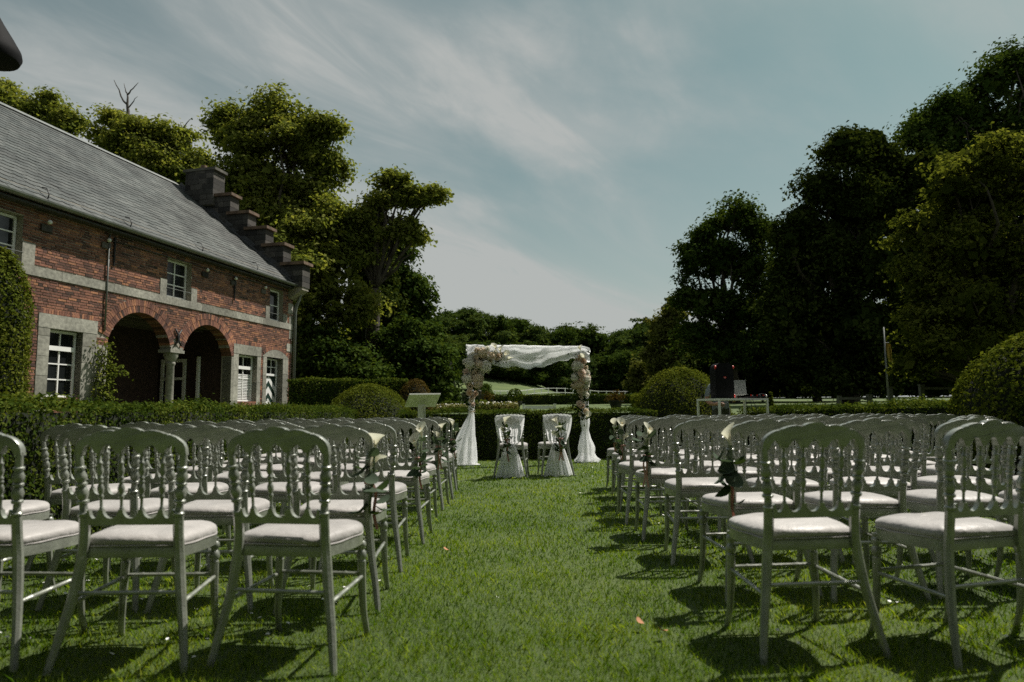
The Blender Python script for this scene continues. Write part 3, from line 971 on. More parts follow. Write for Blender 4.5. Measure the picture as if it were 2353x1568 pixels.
def build_roof():
    l1 = math.hypot(BRK[0] - EY, BRK[1] - EAVE_Z)
    LEN = l1 + math.hypot(RY - BRK[0], RZ - BRK[1])
    uR = -0.36
    prof = [(EY, EAVE_Z - 0.02), (BRK[0], BRK[1] - 0.02), (RY, RZ - 0.02), (9.6, 5.5), (9.6, 5.4), (RY, RZ - 0.2), (BRK[0] + 0.1, BRK[1] - 0.15), (EY, EAVE_Z - 0.1)]
    mb = MB()
    n = len(prof)
    vs = [(U0, y, z) for y, z in prof] + [(uR, y, z) for y, z in prof]
    fs = [tuple(range(n - 1, -1, -1)), tuple(range(n, 2 * n))] + [(i, (i + 1) % n, (i + 1) % n + n, i + n) for i in range(n)]
    mb.add(vs, fs)
    rf = mb.build('roof', M['lead'], house)
    W, EX = 0.295, 0.215
    rows = int(LEN / EX)
    rec = []
    for r in range(rows + 1):
        s0 = r * EX
        s1 = min(LEN, s0 + EX * 1.12)
        y0, z0 = roof_pt(s0)
        y1, z1 = roof_pt(s1)
        sl = Vector((0, y1 - y0, z1 - z0)).normalized()
        nr = Vector((0, -sl.z, sl.y))
        u = U0 - (r % 2) * W / 2
        while u < uR:
            a, b = max(U0, u) + 0.003, min(uR, u + W) - 0.003
            if b - a > 0.04:
                rec.append((a, b, y0, z0, sl, nr, s1 - s0, random.uniform(0.010, 0.016), random.uniform(-0.004, 0.004)))
            u += W

    def slate(rc):
        a, b, y0, z0, sl, nr, L, th, tw = rc
        o = Vector((0, y0, z0))
        w = b - a
        c = min(0.09, w * 0.3)
        pl = [(a + c, -0.012), (b, 0.0), (b, L), (a, L), (a, 0.055)]
        top = []
        for (uu, s) in pl:
            lift = th * (1 - s / L * 0.9) + tw * (uu - a) / w
            top.append(Vector((uu, 0, 0)) + o + sl * s + nr * lift)
        bot = [p - nr * 0.008 for p in top]
        return top + bot, [(0, 1, 2, 3, 4), (0, 5, 6, 1), (4, 9, 5, 0), (1, 6, 7, 2)]
    near = sorted([r for r in rec if r[0] > -11.6 and r[1] - r[0] > 0.2], key=lambda r: r[0] + 0.35 * r[3])
    ids = set(id(r) for r in near[:300])
    mb = MB()
    for rc in rec:
        vs, fs = slate(rc)
        if id(rc) in ids:
            MB().add(vs, fs).build('slate', M['slate1'], rf)
        else:
            mb.add(vs, fs)
    setp(mb.build('slating', M['slate'], rf), kind='stuff')
    # ridge capping in lengths
    u = U0
    while u < uR - 0.05:
        v = min(uR, u + 1.6)
        MB().prism([(RY - 0.17, RZ - 0.085), (RY, RZ + 0.05), (RY + 0.17, RZ - 0.085), (RY, RZ + 0.02)], u + 0.004, v - 0.004, Matrix(((0, 1, 0, 0), (1, 0, 0, 0), (0, 0, 1, 0), (0, 0, 0, 1)))).build('ridge_cap', M['zinc'], rf)
        u = v
    # gutter
    g = MB()
    n = 8
    ring = [(EY - 0.06 + 0.075 * math.cos(t), EAVE_Z - 0.02 + 0.08 * math.sin(t)) for t in np.linspace(math.pi, 2 * math.pi, n)]
    ring += [(EY - 0.06 + 0.066 * math.cos(t), EAVE_Z - 0.02 + 0.07 * math.sin(t)) for t in np.linspace(2 * math.pi, math.pi, n)]
    m = len(ring)
    vs = [(U0, y, z) for y, z in ring] + [(0.08, y, z) for y, z in ring]
    fs = [tuple(range(m)), tuple(range(2 * m - 1, m - 1, -1))] + [((i + 1) % m, i, i + m, (i + 1) % m + m) for i in range(m)]
    g.add(vs, fs)
    g.build('gutter', M['zinc'], house)
    # soffit board under the eave
    MB().box((U0, EY + 0.03, EAVE_Z - 0.16), (-0.01, 0.01, EAVE_Z - 0.12)).build('soffit', M['lead'], house)
    # down pipe on the far corner
    dp = MB().tube([(0.03, EY - 0.06, EAVE_Z - 0.09), (0.03, EY - 0.04, EAVE_Z - 0.3), (0.03, -0.12, EAVE_Z - 0.75), (0.03, -0.09, EAVE_Z - 0.95), (0.03, -0.09, 0.0)], 0.05, 10)
    dp.build('downpipe', M['zinc'], house, True)
    MB().tube([(-8.23, -0.04, 5.3), (-8.23, -0.035, 2.95)], 0.022, 8).build('cable_pipe', M['zinc'], house, True)
    MB().tube([(-8.15, -0.03, 5.15), (-0.2, -0.03, 5.25)], 0.012, 6).build('eave_cable', M['lead'], house, True)
    # snow hooks, vent
    for uu in (-10.05, -7.75, -5.1, -2.45):
        pts = [(uu, *roof_pt(0.12)), (uu, roof_pt(0.12)[0] - 0.03, roof_pt(0.12)[1] + 0.1), (uu + 0.02, roof_pt(0.2)[0] + 0.0, roof_pt(0.2)[1] + 0.2), (uu + 0.03, roof_pt(0.3)[0] + 0.06, roof_pt(0.3)[1] + 0.17)]
        MB().tube(pts, 0.012, 6).build('roof_hook', M['iron'], rf, True)
    y, z = roof_pt(3.2)
    v = MB().prism([(-0.16, 0.02), (0.16, 0.02), (0.1, 0.16), (-0.1, 0.16)], -0.25, 0.12, Matrix.Translation((-10.35, y, z)))
    vo = v.build('roof_vent', M['zinc'], rf)
    MB().box((-10.45, y - 0.256, z + 0.04), (-10.25, y - 0.252, z + 0.13)).build('vent_mouth', M['black'], vo)


build_roof()


def build_gable():
    # crow-stepped gable parapet with stone blocks, coping slabs and a chimney on top
    steps = [(-0.56, 6.30), (0.21, 7.02), (0.93, 7.68), (1.67, 8.30), (2.41, 9.02)]   # right end y, top z
    base = MB()
    ol = [(-0.30, 5.0)]
    for (y, z) in steps:
        ol += [(y + 0.02, ol[-1][1]), (y + 0.02, z - 0.12)]
    ol[0] = (-0.30, 5.0)
    ol = [(-0.05, 5.0)]
    for (y, z) in steps:
        ol += [(y + 0.02 if y > 0 else y + 0.03, ol[-1][1] if len(ol) > 1 else 5.3), (y + 0.02 if y > 0 else y + 0.03, z - 0.11)]
    ol += [(3.0, steps[-1][1] - 0.11), (3.0, 9.0), (9.0, 5.4), (9.0, 5.0)]
    Mx = Matrix(((0, 1, 0, 0), (1, 0, 0, 0), (0, 0, 1, 0), (0, 0, 0, 1)))
    base.prism([(y, z) for y, z in ol], -0.315, 0.115, Mx)
    gb = base.build('stepped_gable', M['mortar'], house)
    for i, (y, z) in enumerate(steps):
        yl = y + 1.25
        MB().box((-0.42, y - 0.08, z - 0.105), (0.22, y + 0.86, z)).build('coping_slab', M['rust'], gb)
        zb = z - 0.11
        rows = 4
        for r in range(rows):
            h = 0.2
            z1, z0 = zb - r * h, zb - (r + 1) * h
            p = y
            while p < yl:
                w = 0.22 + 0.25 * random.random()
                q = min(yl, p + w)
                piece('gable_stone', 'gable_stone', M['greystone'], (-0.345 - random.random() * 0.015, p + 0.005, z0 + 0.006), (0.145 + random.random() * 0.01, q - 0.005, z1 - 0.006), gb)
                p = q
    # chimney
    cz0, cz1 = 8.6, 9.9
    r = 0
    z = cz0
    while z < cz1 - 0.02:
        h = min(0.2, cz1 - z)
        p = 3.05
        while p < 4.25:
            q = min(4.25, p + 0.25 + 0.3 * random.random())
            piece('gable_stone', 'gable_stone', M['greystone'], (-0.48 - random.random() * 0.015, p + 0.005, z + 0.006), (0.16, q - 0.005, z + h - 0.006), gb)
            p = q
        z += h
    MB().box((-0.465, 3.06, cz0), (0.15, 4.24, cz1)).build('chimney_core', M['mortar'], gb)
    MB().box((-0.52, 2.97, cz1 + 0.002), (0.2, 4.35, cz1 + 0.1)).build('chimney_slab', M['stonedark'], gb)
    MB().tube([(-0.2, 3.7, cz1 + 0.13), (-0.2, 3.7, cz1 + 0.3)], [0.13, 0.11], 12).build('chimney_pot', M['rust'], gb, True, 40)
    # lead flashing where roof meets parapet
    fl = MB()
    pts = [roof_pt(s) for s in np.linspace(0.1, 6.3, 12)]
    for (a, b) in zip(pts[:-1], pts[1:]):
        sl = Vector((0, b[0] - a[0], b[1] - a[1])).normalized()
        nr = Vector((0, -sl.z, sl.y))
        A, B = Vector((0, *a)), Vector((0, *b))
        vs = [A + nr * 0.02 + Vector((-0.5, 0, 0)), B + nr * 0.02 + Vector((-0.5, 0, 0)), B + nr * 0.05 + Vector((-0.355, 0, 0)), A + nr * 0.05 + Vector((-0.355, 0, 0)), B + nr * 0.17 + Vector((-0.352, 0, 0)), A + nr * 0.17 + Vector((-0.352, 0, 0))]
        fl.add(vs, [(0, 1, 2, 3), (3, 2, 4, 5)])
    fl.build('flashing', M['lead'], house)
    # iron wall anchors, spot lamps on stone pads
    MB().tube([(-3.37, -0.03, 4.45), (-3.37, -0.03, 5.2)], [0.02, 0.03], 6).build('wall_anchor', M['iron'], house)
    MB().tube([(-8.05, -0.03, 4.55), (-8.05, -0.03, 5.25)], [0.02, 0.03], 6).build('wall_anchor', M['iron'], house)
    x = MB()
    for s in (-1, 1):
        x.tube([(-5.75 + s * 0.12, -0.035, 3.28), (-5.75 - s * 0.02, -0.035, 3.1), (-5.75 - s * 0.02, -0.04, 2.98), (-5.75 + s * 0.13, -0.035, 2.84)], [0.022, 0.03, 0.03, 0.02], 6)
    x.build('wall_anchor', M['iron'], house, True)
    for uu in (-9.9, -8.3, -4.75, -3.43, -1.85):
        MB().box((uu - 0.13, -0.04, 4.92), (uu + 0.13, 0.1, 5.06)).build('stone_pad', M['greystone'], house)
        MB().turned((uu, -0.1, 5.075), (uu, -0.1, 5.17), [(0, 0.02), (0.2, 0.045), (0.6, 0.05), (1, 0.02)], 8).build('spot_lamp', M['white'], house, True)


build_gable()


# ------------------------------------------------------------------ hedges and clipped shrubs
def leafy(name, core, P, Nn, size, mat, label, cat, loc, group=None, seed=1, aspect=0.6, core_mat=None):
    """a clipped shrub: dark twig core and a skin of leaves"""
    t = thing(name, label, cat, loc, 0, group)
    rng = np.random.default_rng(seed)
    core.build('twig_core', core_mat or M['soil'], t)
    put('foliage', quads_mesh('foliage', leaves(P, Nn, size, rng, aspect), mat), t)
    return t


def box_skin(L, W, H, dens, rng, faces='ftlre', depth=0.05):
    """points on a clipped box from (0,0,0) to (L,W,H); f = front (y=0)"""
    P, Q = [], []

    def add(n, fn, nrm):
        a, b = rng.random(n), rng.random(n)
        p = fn(a, b)
        P.append(p)
        Q.append(np.tile(nrm, (n, 1)))
    if 'f' in faces: add(int(dens * L * H), lambda a, b: np.stack([a * L, 0 * a, b * H], 1), (0, -1, 0.25))
    if 'b' in faces: add(int(dens * 0.5 * L * H), lambda a, b: np.stack([a * L, 0 * a + W, b * H], 1), (0, 1, 0.25))
    if 't' in faces: add(int(dens * L * W), lambda a, b: np.stack([a * L, b * W, 0 * a + H], 1), (0, 0, 1))
    if 'l' in faces: add(int(dens * W * H), lambda a, b: np.stack([0 * a, a * W, b * H], 1), (-1, 0, 0.25))
    if 'r' in faces: add(int(dens * W * H), lambda a, b: np.stack([0 * a + L, a * W, b * H], 1), (1, 0, 0.25))
    P, Q = np.concatenate(P), np.concatenate(Q).astype(float)
    wob = 0.025 * (np.sin(P[:, 0:1] * 5.1 + 2 * P[:, 2:3]) + np.sin(P[:, 0:1] * 2.3 - P[:, 1:2] * 3.1))
    P = P + Q * wob + rng.normal(0, depth * 0.5, P.shape)
    stray = rng.random(len(P)) < 0.03
    P[stray] += Q[stray] * rng.random((stray.sum(), 1)) * 0.09
    P[:, 2] = np.maximum(P[:, 2], 0.01)
    return P, Q


def hedge(label, p0, p1, width, height, dens, size, mat, seed, faces='ftlr', name='clipped_hedge', group=None, base=None, h1=None):
    """front face runs from p0 to p1 (ground points), thickness goes to the left of that direction"""
    p0, p1 = Vector((*p0, 0)), Vector((*p1, 0))
    d = p1 - p0
    L = d.length
    rz = math.atan2(d.y, d.x)
    rng = np.random.default_rng(seed)
    P, Q = box_skin(L, width, height, dens, rng, faces)
    if h1 is not None:
        P[:, 2] *= 1 + (h1 / height - 1) * P[:, 0] / L
    z = base if base is not None else ground_z(*p0[:2])
    g = 0.05
    core = MB().box((g, g, 0), (L - g, width - g, height - g))
    if h1 is not None:
        core.v = [(x, y, zz * (1 + (h1 / height - 1) * x / L)) for x, y, zz in core.v]
    t = leafy(name, core, P, Q, size, M[mat], label, 'hedge', (p0.x, p0.y, z), group, seed)
    t.rotation_euler = (0, 0, rz)
    return t


def dome(label, x, y, rx, ry, h, dens, size, mat, seed, name='clipped_dome_shrub', straight=0.25, group=None, cat='shrub', zb=None):
    rng = np.random.default_rng(seed)
    n = int(dens * (2 * math.pi * rx * (h * 0.9)))
    a = rng.uniform(0, 2 * math.pi, n)
    s = rng.random(n) ** 0.8
    # skin: short straight side then an ellipsoid cap
    zz = np.where(s < straight, s / max(straight, 1e-6) * straight * h, 0)
    q = np.clip((s - straight) / (1 - straight), 0, 1)
    ph = q * math.pi / 2
    rr = np.where(s < straight, 1.0, np.cos(ph))
    zz = np.where(s < straight, zz, straight * h + np.sin(ph) * h * (1 - straight))
    P = np.stack([np.cos(a) * rr * rx, np.sin(a) * rr * ry, zz], 1)
    Q = np.stack([np.cos(a) * rr, np.sin(a) * rr, np.where(s < straight, 0.1, np.sin(ph))], 1)
    P = P * (1 + 0.018 * np.sin(a * 7 + zz * 6)[:, None]) + rng.normal(0, 0.03, P.shape)
    P[:, 2] = np.maximum(P[:, 2], 0.01)
    core = MB()

    def fn(u, v):
        if v < straight: r, z = 1.0, v * h
        else:
            ph = (v - straight) / (1 - straight) * math.pi / 2
            r, z = math.cos(ph), straight * h + math.sin(ph) * h * (1 - straight)
        return (math.cos(u * 2 * math.pi) * r * (rx - 0.06), math.sin(u * 2 * math.pi) * r * (ry - 0.06), max(0, z - 0.06))
    core.grid(fn, 24, 10, True)
    z0 = ground_z(x, y) if zb is None else zb
    return leafy(name, core, P, Q, size, M[mat], label, cat, (x, y, z0), group, seed)


# left: the long hedge along the chairs (front face towards the aisle), ending in a dome
hedge('long dark clipped hedge along the left block of chairs', (-3.45, 1.5), (-3.3, 14.6), 0.9, 1.05, 3000, 0.034, 'hedge', 21, 'ftr')
dome('rounded bright green shrub dome at the far end of the left hedge', -3.42, 16.35, 1.1, 1.1, 1.6, 2400, 0.04, 'hedge_y', 22)
# centre: behind the flower arch
hedge('straight low hedge right behind the flower arch', (-2.35, 14.2), (3.0, 14.2), 0.8, 0.99, 1700, 0.04, 'hedge', 23, 'ftl')
dome('big rounded shrub dome beside the music table', 3.75, 15.3, 1.12, 1.12, 1.86, 2400, 0.04, 'hedge_y', 24)
hedge('low hedge behind the music table on the right', (4.6, 14.0), (6.35, 9.6), 1.0, 0.97, 1700, 0.045, 'hedge', 25, 'ftl', h1=1.05)
hedge('dark hedge along the right block of chairs', (6.35, 9.55), (5.75, 1.5), 0.9, 1.08, 1500, 0.045, 'hedge', 26, 'ft')
dome('large glossy shrub dome at the right picture edge', 7.35, 9.1, 1.35, 1.35, 1.98, 1500, 0.062, 'hedge_y', 27, straight=0.3)
hedge('thin yellow-topped hedge farther behind the music table', (4.6, 19.0), (11.0, 18.0), 0.7, 0.55, 1000, 0.05, 'hedge_y', 28, 'ft')
# beyond the house corner
hedge('tall clipped hedge beyond the corner of the house', (-7.4, 22.5), (-3.6, 23.5), 0.9, 2.05, 900, 0.07, 'hedge', 29, 'ftr', base=0.05)
dome('small rust-tinged dome at the end of the tall hedge', -3.3, 23.3, 0.55, 0.55, 2.0, 1200, 0.05, 'rusty', 30, straight=0.6, zb=0.05)
dome('tall leafy evergreen column in front of the house at the left edge', -8.45, 11.0, 0.5, 0.5, 3.65, 1800, 0.055, 'hedge_y', 31, 'evergreen_column', straight=0.72, zb=0)
# low garden hedges in the parterre
for (lab, x0, y0, x1, y1, w, h, mt, sd) in (
        ('thin dark garden hedge below the white paddock rail', -1.2, 40, 8.5, 41.5, 0.8, 0.6, 'hedge', 41),
        ('short box hedge left of the big shrub dome', 4.3, 24.5, 6.3, 24.2, 1.2, 0.55, 'hedge_y', 42),
        ('low dark hedge ending at the white garden bench', -2.6, 25.6, -1.0, 25.6, 0.7, 0.35, 'hedge', 43)):
    hedge(lab, (x0, y0), (x1, y1), w, h, 700, 0.07, mt, sd, 'ftlr')


# ------------------------------------------------------------------ trees
def crown_points(lobes, n, rng, shell=0.5, clump=0.32, per=26, drop=0.0, sub=14):
    """leaves gathered in tufts, tufts gathered on boughs (sub-blobs) of each lobe"""
    lob = np.array(lobes, float)
    wt = (lob[:, 3] * lob[:, 5]) ** 0.8
    wt /= wt.sum()
    P, Q = [], []
    for l, w in zip(lob, wt):
        m = max(4, int(sub * (0.8 + 0.5 * rng.random())))
        d = unit(rng.normal(0, 1, (m, 3)) + np.array([0, 0, 0.15]))
        f = shell + (0.95 - shell) * rng.random(m) ** 0.7
        bc = l[:3] + d * l[3:6] * f[:, None]
        br = (0.2 + 0.24 * rng.random(m))[:, None] * l[3:6] * np.array([1.15, 1.15, 0.72])
        for c, r in zip(bc, br):
            k = max(3, int(n * w / m / per))
            e = unit(rng.normal(0, 1, (k, 3)) + np.array([0, 0, 0.35]))
            g = 0.35 + 0.65 * rng.random(k) ** 0.6
            g *= 1 + np.clip(rng.normal(0, 0.13, k), -.25, .25)
            tc = c + e * r * g[:, None]
            cs = clump * (0.35 + 0.9 * rng.random((k, 1, 1)))
            off = np.clip(rng.normal(0, 0.85, (k, per, 3)), -1.5, 1.5) * cs * np.array([1, 1, 0.5])
            off[:, :, 2] -= drop * np.abs(rng.normal(0, 1, (k, per)))
            p = tc[:, None, :] + off
            q = np.repeat(e[:, None, :], per, 1) * 0.5 + np.array([0, 0, 0.7]) + off * 0.3 / clump
            P.append(p.reshape(-1, 3)); Q.append(q.reshape(-1, 3))
    return np.concatenate(P), np.concatenate(Q)


def limb(mb, a, b, r0, r1, rng, bend=0.12, n=6, k=7):
    a, b = Vector(a), Vector(b)
    L = (b - a).length
    pts, rad = [], []
    off = Vector(rng.normal(0, 1, 3)) * bend * L
    for i in range(n + 1):
        t = i / n
        pts.append(a.lerp(b, t) + off * math.sin(t * math.pi) * 0.7 + Vector(rng.normal(0, 1, 3)) * 0.02 * L * (0 < i < n))
        rad.append(r0 + (r1 - r0) * t)
    mb.tube(pts, rad, k)
    return pts


def tree(name, label, base, lobes, n, leaf, mat, seed, r=0.35, fork=0.35, group=None, clump=0.32, shell=0.5, drop=0.0, zb=None, aspect=0.6, per=26, twigs=2, trunk_top=None, fill=0.06):
    """lobes are (x, y, z, rx, ry, rz) in world axes relative to the base"""
    rng = np.random.default_rng(seed)
    z0 = ground_z(base[0], base[1]) if zb is None else zb
    t = thing(name, label, 'tree', (base[0], base[1], z0), 0, group)
    P, Q = crown_points(lobes, n, rng, shell, clump, per, drop)
    lo = P[:, 2] > 0.25
    V = [leaves(P[lo], Q[lo], leaf, rng, aspect)]
    if fill:
        la = np.array(lobes, float)
        k = int(n * fill)
        wt = la[:, 3] * la[:, 5]
        idx = rng.choice(len(la), k, p=wt / wt.sum())
        d = unit(rng.normal(0, 1, (k, 3)))
        Pf = la[idx, :3] + d * la[idx, 3:6] * (0.72 * rng.random((k, 1)) ** 0.5)
        ok = Pf[:, 2] > 0.3
        V.append(leaves(Pf[ok], d[ok], leaf * 2.4, rng, 0.75))
    put('crown', quads_mesh('crown', np.concatenate(V), M[mat]), t)
    mb = MB()
    top = max(l[2] for l in lobes)
    cx = sum(l[0] for l in lobes) / len(lobes)
    cy = sum(l[1] for l in lobes) / len(lobes)
    fz = trunk_top or top * fork
    stem = limb(mb, (0, 0, -0.2), (cx * 0.3, cy * 0.3, fz), r, r * 0.75, rng, 0.03, 6, 9)
    for l in lobes:
        c = Vector(l[:3])
        s = stem[-1] if c.z > fz else stem[len(stem) // 2]
        sz = min(1.0, l[3] / 1.6)
        pts = limb(mb, s, c + Vector((0, 0, l[5] * 0.2)), r * 0.42 * (0.4 + 0.6 * sz), r * 0.07, rng, 0.06)
        for j in range(twigs):
            e = c + Vector(unit(rng.normal(0, 1, 3))) * 0.8 * Vector(l[3:6]).length / 1.9
            limb(mb, pts[2 + j % 3], e, r * 0.2, r * 0.04, rng, 0.15, 5, 5)
    mb.build('trunk', M['bark'], t, True)
    return t


def lob(x, y, Y, dx, dy, base, dep=None, yo=0.0):
    """a lobe from its place (x, y) and half size (dx, dy) seen at depth Y, relative to a tree base"""
    p = at(x, y, Y)
    s = Y / F
    return (p.x - base[0], p.y - base[1] + yo, p.z - base[2], dx * s, (dep or dx) * s, dy * s)


# the big oak behind the gable
def oak_group():
    Y = 31.0
    b = at(640, 945, Y)
    base = (b.x, b.y, 0.5)
    L = lambda *a, **k: lob(*a, base, **k)
    lobes = [L(640, 268, Y, 52, 62), L(570, 330, Y, 85, 75), L(530, 290, Y, 45, 50), L(690, 330, Y, 75, 75), L(745, 320, Y, 52, 60), L(735, 400, Y, 62, 60),
             L(610, 430, Y, 110, 80), L(540, 440, Y, 62, 70), L(690, 480, Y, 95, 80), L(620, 540, Y, 90, 80), L(720, 570, Y, 90, 70, yo=-1), L(780, 520, Y, 55, 50, yo=-1),
             L(690, 650, Y, 80, 80, yo=-2), L(770, 660, Y, 85, 70, yo=-2), L(740, 760, Y, 75, 80, yo=-2.5), L(830, 720, Y, 60, 50, yo=-2), L(710, 840, Y, 50, 50, yo=-2.5), L(820, 590, Y, 55, 45, yo=-1)]
    t = tree('oak_tree', 'tall sunlit olive-green tree with dark limbs behind the stepped gable', base, lobes, 90000, 0.19, 'oak', 51, 0.55, 0.33, clump=0.42, shell=0.5, zb=0.5, twigs=3, fill=0.02)
    # the long limb reaching right
    b2 = at(840, 930, 30.0)
    base = (b2.x, b2.y, 0.5)
    L = lambda *a, **k: lob(*a, base, **k)
    lobes = [L(905, 420, 30, 36, 30), L(935, 455, 30, 48, 30), L(975, 452, 30, 34, 18), L(1000, 447, 30, 18, 12), L(875, 470, 30, 36, 24), L(845, 505, 30, 44, 28), L(935, 520, 30, 36, 22), L(950, 545, 30, 22, 12), L(805, 525, 30, 44, 32), L(880, 540, 30, 38, 24), L(830, 560, 30, 42, 28)]
    tree('oak_tree', 'leaning tree with one long limb reaching out over the sky to the right', base, lobes, 19000, 0.19, 'oak', 52, 0.36, 0.55, clump=0.36, shell=0.3, zb=0.5, fill=0.015)


oak_group()


def left_trees():
    Y = 36.0
    b = at(335, 940, Y)
    base = (b.x, b.y, 0)
    L = lambda *a, **k: lob(*a, base, **k)
    t = tree('dead_topped_tree', 'leafy tree with bare dead top branches rising behind the slate roof', base,
             [L(265, 275, Y, 48, 28), L(330, 300, Y, 55, 35), L(395, 330, Y, 60, 45), L(300, 350, Y, 80, 45), L(245, 320, Y, 40, 28), L(400, 400, Y, 85, 60), L(460, 385, Y, 40, 42), L(330, 430, Y, 100, 60)],
             26000, 0.2, 'oak', 53, 0.4, 0.5, clump=0.42, shell=0.4, zb=0)
    rng = np.random.default_rng(4)
    P = lambda x, y: at(x, y, Y) - Vector(base)
    DB = (((300, 300), (292, 215), .13), ((292, 240), (262, 184), .06), ((293, 218), (318, 190), .05), ((293, 250), (316, 222), .045), ((292, 215), (285, 192), .04), ((296, 262), (268, 250), .035),
                    ((400, 340), (418, 300), .1), ((418, 300), (440, 272), .045), ((416, 308), (436, 312), .04), ((410, 320), (445, 330), .035), ((418, 300), (414, 280), .03))
    for part in (DB[:6], DB[6:]):
      mb = MB()
      for a, c, r in part:
        limb(mb, P(*a), P(*c), r, r * 0.25, rng, 0.09, 5, 5)
      mb.build('dead_branch', M['deadwood'], t, True)
    Y = 40
    b = at(60, 940, Y)
    base = (b.x, b.y, 0)
    L = lambda *a, **k: lob(*a, base, **k)
    tree('dark_tree', 'dark leafy tree at the far left behind the roof ridge', base, [L(-10, 205, Y, 50, 40), L(40, 245, Y, 45, 40), L(0, 270, Y, 60, 60), L(80, 275, Y, 40, 45), L(20, 330, Y, 90, 60)], 12000, 0.21, 'oak', 54, 0.4, 0.5, clump=0.42, shell=0.35, zb=0)
    b = at(135, 940, Y + 2)
    base = (b.x, b.y, 0)
    L = lambda *a, **k: lob(*a, base, **k)
    tree('thin_tree', 'thin airy tree top showing over the left roof slope', base, [L(110, 240, Y, 28, 36), L(140, 265, Y, 35, 35), L(165, 285, Y, 26, 22), L(120, 310, Y, 50, 45)], 4200, 0.22, 'oak', 55, 0.3, 0.5, clump=0.38, shell=0.25, zb=0)
    # mixed dark trees between the oak and the meadow
    for (lab, nm, Yt, bx, lobes, n, lf, mt, sd, cl) in (
        ('dark green conical tree to the right of the tall oak', 'conical_tree', 38, 905, [(890, 590, 55, 50), (905, 650, 70, 60), (940, 690, 60, 60), (900, 740, 85, 70), (960, 760, 60, 60), (920, 830, 90, 60), (985, 800, 40, 50)], 24000, 0.26, 'maple', 56, 0.45),
        ('brownish dark tree between the oak and the conical tree', 'brown_tree', 34, 850, [(850, 620, 45, 50), (860, 700, 60, 70), (840, 790, 65, 70), (880, 850, 60, 45)], 14000, 0.24, 'beech', 57, 0.42),
        ('dense dark evergreen over the tall hedge', 'dense_tree', 30, 950, [(930, 800, 55, 60), (985, 830, 48, 55), (960, 870, 60, 45), (1000, 880, 40, 40)], 13000, 0.2, 'maple', 58, 0.36),
        ('dark shrubby tree beside the house corner', 'shrubby_tree', 27.5, 740, [(720, 790, 50, 50), (770, 830, 65, 55), (715, 860, 45, 40), (830, 850, 60, 45)], 13000, 0.17, 'maple', 59, 0.34)):
        b = at(bx, 940, Yt)
        zb = ground_z(b.x, b.y)
        base = (b.x, b.y, zb)
        tree(nm, lab, base, [lob(x, y, Yt, dx, dy, base, yo=random.uniform(-.5, .5)) for x, y, dx, dy in lobes], n, lf, mt, sd, 0.3, 0.4, clump=cl, shell=0.45, zb=zb)


left_trees()


